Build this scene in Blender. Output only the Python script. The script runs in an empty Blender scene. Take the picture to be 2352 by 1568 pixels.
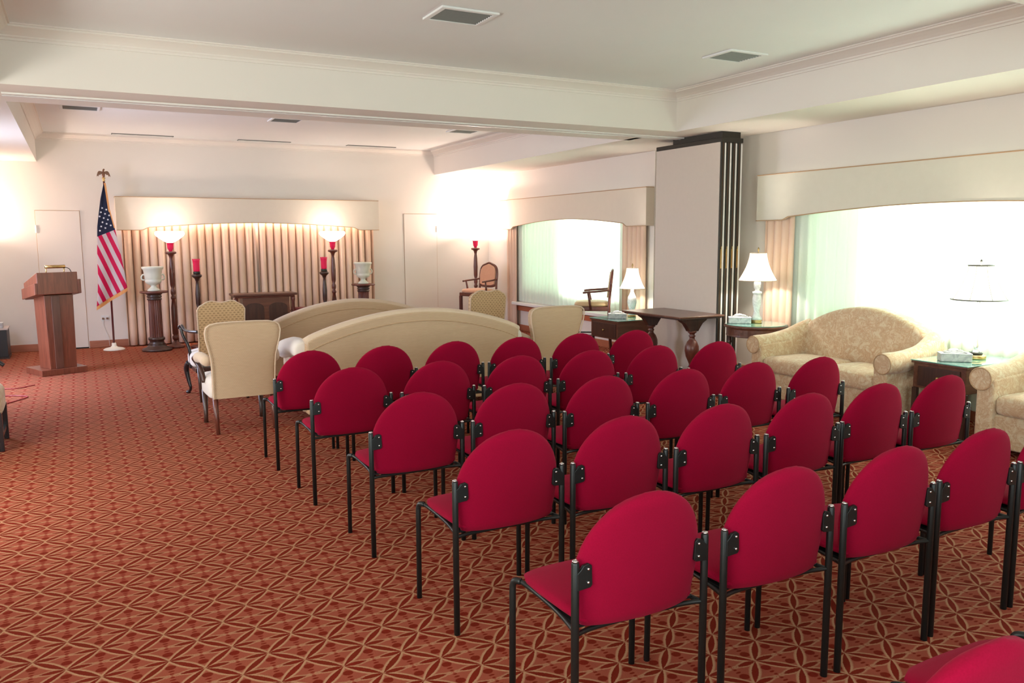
import bpy, bmesh, math, random
from mathutils import Matrix, Vector
random.seed(4)
PI = math.pi
sc = bpy.context.scene
COL = sc.collection

# ------------------------------------------------------------------ camera, world, exposure
CAM_H, YAW, PITCH, ROLL, FPX = 1.6, .4883, -.1263, .0059, 1863.2
cam_data = bpy.data.cameras.new('camera')
cam = bpy.data.objects.new('camera', cam_data)
COL.objects.link(cam)
cam_data.sensor_width = 36
cam_data.lens = 36 * FPX / 2352
cam_data.clip_start = .05
_s, _c, _sp, _cp = math.sin(YAW), math.cos(YAW), math.sin(PITCH), math.cos(PITCH)
_F = Vector((_s * _cp, _c * _cp, _sp)); _U = Vector((-_s * _sp, -_c * _sp, _cp)); _R = Vector((_c, -_s, 0))
_cr, _sr = math.cos(ROLL), math.sin(ROLL)
_R2 = _R * _cr - _U * _sr; _U2 = _R * _sr + _U * _cr
cam.matrix_world = Matrix(((_R2.x, _U2.x, -_F.x, 0), (_R2.y, _U2.y, -_F.y, 0), (_R2.z, _U2.z, -_F.z, CAM_H), (0, 0, 0, 1)))
sc.camera = cam
sc.view_settings.view_transform = 'Standard'
sc.view_settings.look = 'None'
sc.view_settings.exposure = 0.56
sc.view_settings.gamma = 1.0
sc.view_settings.use_curve_mapping = False

world = bpy.data.worlds.new('daylight'); sc.world = world
world.use_nodes = True
_bg = world.node_tree.nodes['Background']
_bg.inputs[0].default_value = (.82, 1.0, .90, 1)
_bg.inputs[1].default_value = 1.6

def area(name, loc, size, size_y, power, color, direction):
    d = bpy.data.lights.new(name, 'AREA'); d.shape = 'RECTANGLE'
    d.size, d.size_y, d.energy, d.color = size, size_y, power, color
    o = bpy.data.objects.new(name, d); COL.objects.link(o)
    o.location = loc
    o.rotation_euler = Vector(direction).to_track_quat('-Z', 'Y').to_euler()
    return o
# area lights as daylight outside the openings; left and camera-end ones are added
DAY = (.84, 1.0, .90)
area('daylight_area', (7.05, 3.8, 1.35), 4.6, 1.4, 190, DAY, (-1, 0, 0))
area('daylight_area', (7.05, 10.85, 1.35), 2.9, 1.4, 115, DAY, (-1, 0, 0))
area('daylight_area', (-2.1, 10.2, 1.5), 1.7, 1.9, 150, (.62, .70, 1.0), (1, -.05, -.75))  # bluish daylight added for an unseen left opening by the lectern
area('daylight_area', (-2.1, 5.6, 1.5), 1.9, 1.7, 75, (1.0, .95, .90), (1, .05, -.5))  # added daylight from an assumed left window, onto the carpet
area('daylight_area', (-2.1, .6, 1.5), 2.6, 1.7, 75, (.90, 1.0, .95), (1, .1, -.15))  # added daylight from an unseen left window beside the camera
area('daylight_area', (.5, -3.0, 1.6), 3.4, 1.7, 120, (.72, .93, 1.0), (0, 1, .10))  # added cool fill from an opening out of view behind the camera

# ------------------------------------------------------------------ room measures
XW, XL_WALL, YB, YN = 6.79, -1.60, 13.70, -2.6
Z_SOF, Z_CEIL = 2.735, 3.15
X_S, X_S2, X_L = 5.80, 5.72, -.44
BEAM0, BEAM1, REC0 = 7.10, 7.96, 2.51

# ------------------------------------------------------------------ node helpers
class S:
    """socket wrapper with arithmetic"""
    def __init__(s, nt, k): s.nt, s.k = nt, k
def _v(nt, a, sock):
    if isinstance(a, S): nt.links.new(a.k, sock)
    else: sock.default_value = a
def M(nt, op, a, b=None, c=None):
    n = nt.nodes.new('ShaderNodeMath'); n.operation = op
    _v(nt, a, n.inputs[0])
    if b is not None: _v(nt, b, n.inputs[1])
    if c is not None: _v(nt, c, n.inputs[2])
    return S(nt, n.outputs[0])
for _n, _op in dict(__add__='ADD', __sub__='SUBTRACT', __mul__='MULTIPLY', __truediv__='DIVIDE', __lt__='LESS_THAN', __gt__='GREATER_THAN').items():
    setattr(S, _n, (lambda op: lambda a, b: M(a.nt, op, a, b))(_op))
def mixc(nt, f, a, b):
    n = nt.nodes.new('ShaderNodeMix'); n.data_type = 'RGBA'
    _v(nt, f, n.inputs[0])
    for val, i in ((a, 6), (b, 7)):
        if isinstance(val, S): nt.links.new(val.k, n.inputs[i])
        else: n.inputs[i].default_value = (*val, 1) if len(val) == 3 else val
    return S(nt, n.outputs[2])
def coords(nt, kind='Object', scale=(1, 1, 1)):
    t = nt.nodes.new('ShaderNodeTexCoord'); m = nt.nodes.new('ShaderNodeMapping')
    m.inputs[3].default_value = scale
    nt.links.new(t.outputs[kind], m.inputs[0])
    return S(nt, m.outputs[0])
def worldpos(nt):
    g = nt.nodes.new('ShaderNodeNewGeometry'); return S(nt, g.outputs['Position'])
def sep(nt, v):
    n = nt.nodes.new('ShaderNodeSeparateXYZ'); nt.links.new(v.k, n.inputs[0])
    return [S(nt, n.outputs[i]) for i in range(3)]
def noise(nt, v, scale, detail=3, rough=.55, dist=0):
    n = nt.nodes.new('ShaderNodeTexNoise')
    nt.links.new(v.k, n.inputs['Vector'])
    n.inputs['Scale'].default_value = scale; n.inputs['Detail'].default_value = detail
    n.inputs['Roughness'].default_value = rough; n.inputs['Distortion'].default_value = dist
    return S(nt, n.outputs[0])
def ramp(nt, f, stops):
    n = nt.nodes.new('ShaderNodeValToRGB'); nt.links.new(f.k, n.inputs[0])
    e = n.color_ramp.elements
    while len(e) < len(stops): e.new(.5)
    for i, (p, c) in enumerate(stops):
        e[i].position = p; e[i].color = (*c, 1)
    return S(nt, n.outputs[0])
def mat(name, color=(.8, .8, .8), rough=.6, metal=0, **kw):
    m = bpy.data.materials.new(name); m.use_nodes = True
    b = m.node_tree.nodes['Principled BSDF']
    b.inputs['Base Color'].default_value = (*color, 1)
    b.inputs['Roughness'].default_value = rough
    b.inputs['Metallic'].default_value = metal
    for k, v in kw.items(): b.inputs[k].default_value = v
    m.diffuse_color = (*color, 1)
    return m, m.node_tree, b
def bump(nt, b, h, strength=.3, dist=.01):
    n = nt.nodes.new('ShaderNodeBump'); n.inputs['Strength'].default_value = strength; n.inputs['Distance'].default_value = dist
    nt.links.new(h.k, n.inputs['Height']); nt.links.new(n.outputs[0], b.inputs['Normal'])
def setcol(nt, b, c): nt.links.new(c.k, b.inputs['Base Color'])

# ------------------------------------------------------------------ materials
def plaster(name, c):
    m, nt, b = mat(name, c, .75)
    n = noise(nt, worldpos(nt), 1.2, 3)
    setcol(nt, b, mixc(nt, n, tuple(x * .965 for x in c), tuple(min(1, x * 1.02) for x in c)))
    bump(nt, b, noise(nt, worldpos(nt), 180, 2), .06, .002)
    return m
M_WALL = plaster('cream wall paint', (.82, .755, .68))
M_CEIL = plaster('white ceiling paint', (.84, .84, .82))
M_TRIMW = plaster('white gloss trim', (.84, .81, .76))
def wood(name, c0, c1, rough=.35, sc=(3, 3, 30), axis=2):
    m, nt, b = mat(name, c0, rough)
    s = [22, 22, 22]; s[axis] = 2.2
    n = noise(nt, coords(nt, 'Object', tuple(s)), 1.0, 5, .6, 1.2)
    setcol(nt, b, ramp(nt, n, [(.3, c0), (.7, c1)]))
    b.inputs['Coat Weight'].default_value = .25; b.inputs['Coat Roughness'].default_value = .25
    return m
M_WOOD = wood('red mahogany wood', (.09, .022, .014), (.17, .045, .026))
M_WOODX = wood('walnut veneer', (.085, .03, .018), (.17, .065, .038), .3, axis=0)
M_DARK = wood('dark stained wood', (.035, .014, .010), (.075, .030, .020))
M_BLACKWOOD = wood('black lacquered wood', (.012, .010, .012), (.022, .018, .02), .22)
M_CHERRY = wood('lectern cherry veneer', (.125, .030, .015), (.235, .065, .033), .35)
M_BASE = wood('rust brown baseboard wood', (.34, .105, .05), (.44, .15, .075), .45, axis=0)
M_RAIL = wood('orange brown wood rail', (.42, .10, .04), (.5, .15, .07), .4, axis=1)

def carpet():
    m, nt, b = mat('patterned rust carpet', (.4, .12, .07), .95)
    x, y, z = sep(nt, worldpos(nt))
    PX, PY = .2315, .2380
    def wrap(v, off, p): return M(nt, 'ABSOLUTE', M(nt, 'PINGPONG', v + off, p) ) if 0 else v
    def cell(v, o, p):       # distance to nearest multiple of p
        t = M(nt, 'FLOORED_MODULO', v + (o + p / 2), p) - p / 2
        return M(nt, 'ABSOLUTE', t) / (p / 2)
    ox, oy = -.324, -3.329
    ax, ay = cell(x, ox, PX), cell(y, oy, PY)
    bx, by = cell(x, ox + PX / 2, PX), cell(y, oy + PY / 2, PY)
    sel = (ax + ay) < (bx + by)
    X = bx + (ax - bx) * sel
    Y = by + (ay - by) * sel
    t = M(nt, 'MINIMUM', X + Y, 1.0)
    wob = (noise(nt, worldpos(nt), 130, 2) - .5) * .07
    n1 = M(nt, 'ABSOLUTE', X - Y) - M(nt, 'SINE', t * (PI / 2)) * .155 + wob       # long petals to the four neighbours
    n2 = M(nt, 'ABSOLUTE', Y - .02) - M(nt, 'SINE', M(nt, 'MINIMUM', X * (1 / .78), 1.0) * PI) * .085 + wob
    def blob(cy, rx, ry): return M(nt, 'SQRT', M(nt, 'POWER', X / rx, 2.0) + M(nt, 'POWER', (Y - cy) / ry, 2.0)) * rx - rx
    bd = M(nt, 'MINIMUM', blob(.46, .17, .15), M(nt, 'MINIMUM', blob(.72, .10, .045), blob(.88, .07, .04))) + wob
    def clamp(v): return M(nt, 'MAXIMUM', M(nt, 'MINIMUM', v, 1.0), 0.0)
    d = M(nt, 'MINIMUM', M(nt, 'MINIMUM', n1, n2), bd)
    fill = clamp((d * -1.0 + .012) / .03)
    line = M(nt, 'MAXIMUM', clamp((n1 * -1.0 + .15) / .08), clamp((n2 * -1.0 + .085) / .05) * .75)
    big = noise(nt, worldpos(nt), 9, 2)
    base = mixc(nt, big, (.27, .054, .032), (.32, .078, .044))
    red = mixc(nt, big, (.185, .010, .006), (.155, .018, .006))
    c = mixc(nt, line, base, (.43, .225, .125))
    c = mixc(nt, fill, c, red)
    pile = noise(nt, worldpos(nt), 420, 2)
    c = mixc(nt, (pile - .5) * .35, c, (.6, .27, .14))
    setcol(nt, b, c)
    b.inputs['Sheen Weight'].default_value = 0
    b.inputs['Specular IOR Level'].default_value = .05
    bump(nt, b, noise(nt, worldpos(nt), 300, 2) + line * .4, .5, .004)
    return m
M_CARPET = carpet()

def fabric(name, c0, c1, scale=90, rough=.9, sheen=.3, bs=.25):
    m, nt, b = mat(name, c0, rough)
    n = noise(nt, coords(nt), scale, 3)
    setcol(nt, b, mixc(nt, n, c0, c1))
    b.inputs['Sheen Weight'].default_value = sheen
    b.inputs['Specular IOR Level'].default_value = .2
    bump(nt, b, noise(nt, coords(nt), scale * 6, 2), bs, .003)
    return m
M_RED = fabric('crimson upholstery', (.22, .0015, .018), (.30, .003, .030), 240, .9, .12)
M_RED.node_tree.nodes['Principled BSDF'].inputs['Sheen Tint'].default_value = (1, .25, .35, 1)
M_RED.node_tree.nodes['Principled BSDF'].inputs['Specular IOR Level'].default_value = .05
M_CREAM = fabric('cream upholstery', (.66, .50, .36), (.71, .55, .41), 40)
M_SEATW = fabric('pale cream damask', (.76, .69, .62), (.82, .75, .68), 30)
def weave(name, c0, c1, rows, cols, bs=.35):
    m, nt, b = mat(name, c0, .9)
    x, y, z = sep(nt, coords(nt))
    rz = M(nt, 'SINE', z * (2 * PI * rows))
    cx = M(nt, 'SINE', x * (2 * PI * cols) + M(nt, 'FLOOR', z * rows) * PI)
    n = noise(nt, coords(nt, 'Object', (10, 10, 90)), 1.5, 3)
    f = M(nt, 'MULTIPLY_ADD', rz, .30, .42) + cx * .10 + (n - .5) * .5
    f = M(nt, 'MAXIMUM', M(nt, 'MINIMUM', f, 1.0), 0.0)
    setcol(nt, b, mixc(nt, f, c0, c1))
    b.inputs['Specular IOR Level'].default_value = .2
    bump(nt, b, f, bs, .004)
    return m
M_WEAVE = weave('horizontally woven cream fabric', (.50, .345, .215), (.68, .49, .33), 85, 70)
def wicker():
    m, nt, b = mat('tan fabric with small dashes', (.6, .45, .25), .9)
    x, y, z = sep(nt, coords(nt))
    row = M(nt, 'FLOOR', z * 45.0)
    h = M(nt, 'FRACT', z * 45.0)
    w = M(nt, 'FRACT', x * 26.0 + M(nt, 'FLOORED_MODULO', row, 2.0) * .5)
    n = noise(nt, coords(nt), 60, 2)
    d = (h > .55) * (w > .45)
    setcol(nt, b, mixc(nt, d * (n + .15), mixc(nt, n, (.64, .44, .25), (.57, .38, .20)), (.24, .14, .06)))
    return m
M_WICKER = wicker()
def floral():
    m, nt, b = mat('floral damask upholstery', (.7, .5, .3), .8)
    v = coords(nt)
    n1 = noise(nt, v, 13, 5, .68, .9); n2 = noise(nt, v, 4.5, 2, .5, .4); n3 = noise(nt, v, 30, 3, .6, 1.2)
    c = ramp(nt, n1, [(.38, (.72, .60, .42)), (.47, (.66, .48, .30)), (.53, (.56, .33, .18)), (.58, (.62, .45, .28)), (.66, (.72, .62, .45))])
    c = mixc(nt, M(nt, 'GREATER_THAN', n3, .60) * .55, c, (.50, .25, .12))
    c = mixc(nt, n2 * .35, c, (.70, .58, .40))
    setcol(nt, b, c)
    b.inputs['Sheen Weight'].default_value = .3
    bump(nt, b, n1, .15, .004)
    return m
M_FLORAL = floral()
def plainf(name, c, rough=.5, metal=0, **kw): return mat(name, c, rough, metal, **kw)[0]
M_BLACK = plainf('black enamelled steel', (.006, .008, .008), .42)
M_BOLT = plainf('bright steel', (.7, .7, .72), .25, 1)
M_BRASS = plainf('aged brass', (.55, .38, .16), .3, 1)
M_GOLDDARK = plainf('dark bronze', (.18, .085, .05), .35, .7)
M_DARKMETAL = plainf('dark bronze metal', (.035, .032, .024), .45, .4)
M_ALU = plainf('pale aluminium channel', (.75, .74, .72), .35, .2)
M_VINYL = fabric('beige vinyl panel', (.66, .57, .48), (.69, .60, .51), 20, .6, 0, .1)
M_WHITE = plainf('white tissue', (.9, .9, .88), .8)
M_URN = plainf('glazed ivory ceramic', (.72, .72, .60), .35)
M_FLAGWHITE = plainf('white plastic', (.85, .78, .66), .5)
M_GREY = plainf('grey vent slat', (.16, .155, .14), .5)
M_SLAT = plainf('pale vent slat', (.22, .215, .20), .5)
M_HOLE = plainf('dark duct', (.02, .02, .018), .9)
M_REDPOLE = wood('dark red varnished pole', (.12, .02, .02), (.17, .03, .03))
M_CORD = plainf('red cord', (.35, .02, .03), .5)
M_PIPE = plainf('tan piping', (.50, .32, .18), .8)
def marbled(name, c0, c1, r=.3):
    m, nt, b = mat(name, c0, r); setcol(nt, b, ramp(nt, noise(nt, coords(nt), 14, 4, .6, 2), [(.4, c0), (.6, c1)])); return m
M_TISSUEBOX = marbled('marbled grey box', (.62, .60, .58), (.42, .40, .42), .5)
def glassm(name, col, rough=.03):
    m, nt, b = mat(name, col, rough); b.inputs['Transmission Weight'].default_value = .92; b.inputs['IOR'].default_value = 1.45; return m
M_CRYSTAL = glassm('clear cut crystal', (.97, .97, .97))
M_WINGLASS = None
m, nt, b = mat('window glass', (1, 1, 1), .02)
for n in list(nt.nodes):
    if n.type != 'OUTPUT_MATERIAL': nt.nodes.remove(n)
_t = nt.nodes.new('ShaderNodeBsdfTransparent'); _g = nt.nodes.new('ShaderNodeBsdfGlossy'); _mx = nt.nodes.new('ShaderNodeMixShader')
_g.inputs['Roughness'].default_value = .03; _mx.inputs[0].default_value = .06
nt.links.new(_t.outputs[0], _mx.inputs[1]); nt.links.new(_g.outputs[0], _mx.inputs[2]); nt.links.new(_mx.outputs[0], nt.nodes['Material Output'].inputs[0])
M_WINGLASS = m
m, nt, b = mat('glass table top', (.30, .75, .62), .02)
b.inputs['Transmission Weight'].default_value = .25; b.inputs['Coat Weight'].default_value = 1; b.inputs['Specular IOR Level'].default_value = .8
M_TOPGLASS = m
def cloth_translucent(name, c, trans=.5, transp=0):
    m, nt, b = mat(name, c, .9)
    tr = nt.nodes.new('ShaderNodeBsdfTranslucent'); tr.inputs[0].default_value = (*c, 1)
    mx = nt.nodes.new('ShaderNodeMixShader'); mx.inputs[0].default_value = trans
    nt.links.new(b.outputs[0], mx.inputs[1]); nt.links.new(tr.outputs[0], mx.inputs[2])
    last = mx
    if transp:
        tp = nt.nodes.new('ShaderNodeBsdfTransparent'); m2 = nt.nodes.new('ShaderNodeMixShader'); m2.inputs[0].default_value = transp
        nt.links.new(mx.outputs[0], m2.inputs[1]); nt.links.new(tp.outputs[0], m2.inputs[2]); last = m2
    nt.links.new(last.outputs[0], nt.nodes['Material Output'].inputs[0])
    return m
M_SHEER = cloth_translucent('white sheer curtain', (.86, .93, .84), .34, 0)
M_ADDED_LINING = cloth_translucent('added pale green lining layer', (.80, .88, .76), .10)  # for the added layer that dims and tints light through the sheers
M_DRAPE = cloth_translucent('peach lined drape', (.88, .64, .48), .12)
M_SHADE = cloth_translucent('white silk lampshade', (.93, .92, .88), .72)
_b = M_SHADE.node_tree.nodes['Principled BSDF']; _b.inputs['Emission Color'].default_value = (1, .93, .82, 1); _b.inputs['Emission Strength'].default_value = 1.6
def glow(name, c, strength, base=(.9, .9, .85)):
    m, nt, b = mat(name, base, .4); b.inputs['Emission Color'].default_value = (*c, 1); b.inputs['Emission Strength'].default_value = strength; return m
M_BOWL = glow('lit milk glass', (1, .95, .86), 2.2)
M_BULB = glow('lit bulb', (1, .86, .68), 12.0)
M_REDGLASS = glow('lit ruby glass', (1, .02, .10), .12, (.62, .015, .07))
M_REDGLASS.node_tree.nodes['Principled BSDF'].inputs['Roughness'].default_value = .15
M_VALANCE = fabric('ivory damask valance', (.73, .69, .57), (.78, .74, .62), 12, .85, .15, .1)
M_VALANCE_B = fabric('beige damask valance', (.74, .65, .53), (.78, .69, .57), 12, .85, .15, .1)

# ------------------------------------------------------------------ mesh helpers
def obj(name, bm, material, parent=None, smooth=False, bevel=0, seg=2, subsurf=0, angle=35):
    me = bpy.data.meshes.new(name)
    bmesh.ops.recalc_face_normals(bm, faces=bm.faces[:])
    if smooth:
        for f in bm.faces: f.smooth = True
    bm.to_mesh(me); bm.free()
    for mm in (material if isinstance(material, (list, tuple)) else [material]): me.materials.append(mm)
    o = bpy.data.objects.new(name, me); COL.objects.link(o)
    if parent: o.parent = parent
    if bevel:
        md = o.modifiers.new('bevel', 'BEVEL'); md.width = bevel; md.segments = seg; md.limit_method = 'ANGLE'; md.angle_limit = math.radians(angle)
        md.harden_normals = False
        for p in me.polygons: p.use_smooth = True
        ed = o.modifiers.new('wn', 'WEIGHTED_NORMAL'); ed.keep_sharp = True
    if subsurf:
        md = o.modifiers.new('sub', 'SUBSURF'); md.levels = md.render_levels = subsurf
    return o
def thing(name, label, cat, loc=(0, 0, 0), rz=0, group=None):
    o = bpy.data.objects.new(name, None); COL.objects.link(o)
    o.location = loc; o.rotation_euler = (0, 0, rz); o.empty_display_size = .1
    o['label'] = label; o['category'] = cat
    if group: o['group'] = group
    return o
def tag(o, label, cat, group=None, loc=None, rz=None):
    o['label'] = label; o['category'] = cat
    if group: o['group'] = group
    if loc is not None: o.location = loc
    if rz is not None: o.rotation_euler = (0, 0, rz)
    return o
def struct(name, bm, m, label=None, **kw):
    o = obj(name, bm, m, **kw)
    if kw.get('parent') is None: o['kind'] = 'structure'
    if label: o['label'] = label
    return o
def dup(root, loc, rz, label, group=None):
    def cp(o, par):
        c = o.copy(); COL.objects.link(c)
        if par is not None: c.parent = par
        for ch in list(o.children): cp(ch, c)
        return c
    r = cp(root, None)
    r.location = loc; r.rotation_euler = (0, 0, rz); r['label'] = label
    if group: r['group'] = group
    return r
def B(): return bmesh.new()
def box(bm, x0, x1, y0, y1, z0, z1):
    m = Matrix.Translation(((x0 + x1) / 2, (y0 + y1) / 2, (z0 + z1) / 2)) @ Matrix.Diagonal((x1 - x0, y1 - y0, z1 - z0, 1))
    bmesh.ops.create_cube(bm, size=1, matrix=m); return bm
def lathe(bm, prof, x=0, y=0, z=0, seg=24, cap=True):
    rings = []
    for r, h in prof:
        rings.append([bm.verts.new((x + r * math.cos(2 * PI * i / seg), y + r * math.sin(2 * PI * i / seg), z + h)) for i in range(seg)])
    for a, b in zip(rings, rings[1:]):
        for i in range(seg):
            bm.faces.new((a[i], a[(i + 1) % seg], b[(i + 1) % seg], b[i]))
    if cap:
        bm.faces.new(rings[0]); bm.faces.new(rings[-1])
    return bm
def tube(bm, pts, rad, seg=10, cap=True):
    pts = [Vector(p) for p in pts]; n = len(pts)
    rad = rad if isinstance(rad, (list, tuple)) else [rad] * n
    rings = []; prev = None
    for i, p in enumerate(pts):
        t = (pts[min(i + 1, n - 1)] - pts[max(i - 1, 0)]).normalized()
        if prev is None:
            up = Vector((0, 0, 1)) if abs(t.z) < .9 else Vector((1, 0, 0))
            a = t.cross(up).normalized()
        else:
            a = (prev - t * prev.dot(t)).normalized()
        prev = a; b2 = t.cross(a)
        rings.append([bm.verts.new(p + (a * math.cos(2 * PI * k / seg) + b2 * math.sin(2 * PI * k / seg)) * rad[i]) for k in range(seg)])
    for r0, r1 in zip(rings, rings[1:]):
        for k in range(seg): bm.faces.new((r0[k], r0[(k + 1) % seg], r1[(k + 1) % seg], r1[k]))
    if cap: bm.faces.new(rings[0]); bm.faces.new(rings[-1])
    return bm
def smoothpath(pts, n=6):
    P = [Vector(p) for p in pts]; out = []
    for i in range(len(P) - 1):
        p0, p1, p2, p3 = P[max(i - 1, 0)], P[i], P[i + 1], P[min(i + 2, len(P) - 1)]
        for k in range(n):
            t = k / n
            out.append(.5 * ((2 * p1) + (p2 - p0) * t + (2 * p0 - 5 * p1 + 4 * p2 - p3) * t * t + (3 * p1 - p0 - 3 * p2 + p3) * t ** 3))
    out.append(P[-1]); return out
def prism(bm, pts, axis, a, b):
    """extrude a 2-D outline between a and b along axis; the outline's two coordinates are the other axes in order"""
    def mk(p, t):
        if axis == 'x': return (t, p[0], p[1])
        if axis == 'y': return (p[0], t, p[1])
        return (p[0], p[1], t)
    A = [bm.verts.new(mk(p, a)) for p in pts]; C = [bm.verts.new(mk(p, b)) for p in pts]
    n = len(pts)
    for i in range(n): bm.faces.new((A[i], A[(i + 1) % n], C[(i + 1) % n], C[i]))
    bm.faces.new(A); bm.faces.new(C)
    return bm
def loft(bm, rings, cap=True):
    R = [[bm.verts.new(p) for p in r] for r in rings]; n = len(R[0])
    for a, b in zip(R, R[1:]):
        for i in range(n): bm.faces.new((a[i], a[(i + 1) % n], b[(i + 1) % n], b[i]))
    if cap: bm.faces.new(R[0]); bm.faces.new(R[-1])
    return bm
def sring(hx, hy, n=4.0, seg=28):
    out = []
    for i in range(seg):
        t = 2 * PI * i / seg; c, s = math.cos(t), math.sin(t)
        out.append((hx * math.copysign(abs(c) ** (2 / n), c), hy * math.copysign(abs(s) ** (2 / n), s)))
    return out
def cushion(bm, x0, x1, y0, y1, z0, z1, n=5, puff=.25):
    """soft horizontal cushion"""
    cx, cy, hx, hy = (x0 + x1) / 2, (y0 + y1) / 2, (x1 - x0) / 2, (y1 - y0) / 2
    h = z1 - z0; e = min(.03, h * .45)
    rows = [(z0, .90), (z0 + e * .3, .97), (z0 + e, 1.0), (z1 - e, 1.0), (z1 - e * .35, .975), (z1 + h * puff * .3, .90), (z1 + h * puff * .75, .62), (z1 + h * puff, .25)]
    rings = []
    for z, s in rows:
        k = 1 - (1 - s) * (min(hx, hy) / hx if s > .85 else 1); l = 1 - (1 - s) * (min(hx, hy) / hy if s > .85 else 1)
        rings.append([(cx + px * k, cy + py * l, z) for px, py in sring(hx, hy, n)])
    return loft(bm, rings)

# ------------------------------------------------------------------ the room
struct('floor', box(B(), XL_WALL - .2, 7.4, YN - .2, YB + .2, -.1, 0), M_CARPET, 'rust and tan patterned carpet')
WO1, WO2 = (1.5, 6.1), (9.48, 12.3)        # openings in the right wall (y ranges)
bm = B()
def wallx(bm, x0, x1, ya, yb, opens, z0=0, z1=Z_SOF, ozs=(.72, 2.08)):
    y = ya
    for a, b_ in opens:
        box(bm, x0, x1, y, a, z0, z1); box(bm, x0, x1, a, b_, z0, ozs[0]); box(bm, x0, x1, a, b_, ozs[1], z1); y = b_
    box(bm, x0, x1, y, yb, z0, z1)
wallx(bm, XW, XW + .2, YN, 7.62, [WO1])
wallx(bm, XW, XW + .2, 8.73, YB, [WO2])
box(bm, 7.18, 7.38, 7.42, 8.93, 0, Z_SOF)
box(bm, XW + .2, 7.18, 7.42, 7.62, 0, Z_SOF); box(bm, XW + .2, 7.18, 8.73, 8.93, 0, Z_SOF)
struct('wall_right', bm, M_WALL)
bm = B()
wallx(bm, XL_WALL - .15, XL_WALL, YN, YB, [(-.7, 1.9), (4.7, 6.5), (9.4, 11.0)], ozs=(.35, 2.3))  # openings assumed out of view, to let the left daylight in
struct('wall_left', bm, M_WALL)
struct('wall_back', box(B(), XL_WALL - .15, 7.0, YB, YB + .2, 0, Z_CEIL), M_WALL)
bm = B()
box(bm, XL_WALL, -1.2, YN - .15, YN, 0, Z_CEIL); box(bm, 2.2, XW, YN - .15, YN, 0, Z_CEIL); box(bm, -1.2, 2.2, YN - .15, YN, 0, .7); box(bm, -1.2, 2.2, YN - .15, YN, 2.4, Z_CEIL)  # opening added behind the camera for the fill daylight
struct('wall_front', bm, M_WALL)
struct('ceiling', box(B(), XL_WALL - .2, 7.4, YN - .2, YB + .2, Z_CEIL, Z_CEIL + .1), M_CEIL)
# dropped soffits round the two ceiling recesses
bm = B()
box(bm, X_S, 7.4, YN, 7.53, Z_SOF, Z_CEIL); box(bm, X_S2, 7.4, 7.53, YB, Z_SOF, Z_CEIL)
struct('ceiling_soffit', bm, M_WALL, 'dropped soffit along the right wall')
struct('ceiling_soffit', box(B(), XL_WALL - .15, X_L, YN, YB, Z_SOF, Z_CEIL), M_WALL, 'dropped soffit along the left wall')
struct('ceiling_soffit', box(B(), X_L, X_S, YN, REC0, Z_SOF, Z_CEIL), M_WALL, 'dropped soffit over the camera end')
struct('ceiling_beam', box(B(), X_L, X_S, BEAM0, BEAM1, Z_SOF, Z_CEIL), M_WALL, 'wide cream beam across the room')
# track on the beam's underside
tr = struct('trim_1', box(B(), X_L, 6.3, 7.47, 7.62, Z_SOF - .014, Z_SOF + .002), M_TRIMW, 'glossy partition track under the beam', bevel=.004)
tr2 = obj('track_slot', box(B(), X_L, 6.3, 7.535, 7.555, Z_SOF - .018, Z_SOF - .013), M_ALU, tr)
# crown moulding round both recesses
def crown(name, pts, closed, lab):
    """pts: corners of the recess seen from inside, counter-clockwise, profile stepping in from the walls"""
    prof = [(0, -.105), (.012, -.105), (.012, -.088), (.022, -.080), (.022, -.070), (.05, -.050), (.085, -.030), (.10, -.024), (.10, -.010), (.115, -.010), (.115, 0), (0, 0)]
    bm = B(); n = len(pts); rings = []
    for i in range(n):
        p = Vector(pts[i]); a = (p - Vector(pts[i - 1])).normalized(); b_ = (Vector(pts[(i + 1) % n]) - p).normalized()
        na, nb = Vector((-a.y, a.x)), Vector((-b_.y, b_.x)); m_ = na + nb
        rings.append([(p.x + m_.x * d, p.y + m_.y * d, Z_CEIL + h) for d, h in prof])
    rings.append(rings[0])
    return struct(name, loft(bm, rings, False), M_WALL, lab)
crown('trim_2', [(X_L, REC0), (X_S, REC0), (X_S, BEAM0), (X_L, BEAM0)], True, 'crown moulding of the near ceiling recess')
crown('trim_3', [(X_L, BEAM1), (X_S2, BEAM1), (X_S2, YB), (X_L, YB)], True, 'crown moulding of the far ceiling recess')
# baseboards
def base(name, x0, x1, y0, y1):
    struct(name, box(B(), x0, x1, y0, y1, 0, .106), M_BASE, bevel=.006)
base('baseboard_back', XL_WALL, -.53, YB - .018, YB)
base('baseboard_back', .07, 5.10, YB - .018, YB)
base('baseboard_back', 5.77, XW, YB - .018, YB)
base('baseboard_right', XW - .018, XW, YN, 7.62)
base('baseboard_right', XW - .018, XW, 8.73, YB - .02)
base('baseboard_left', XL_WALL, XL_WALL + .018, YN, YB - .02)
struct('trim_4', box(B(), XW - .024, XW, YN, 7.62, .106, .122), M_PIPE, 'thin tan cap strip of the right baseboard')
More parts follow.
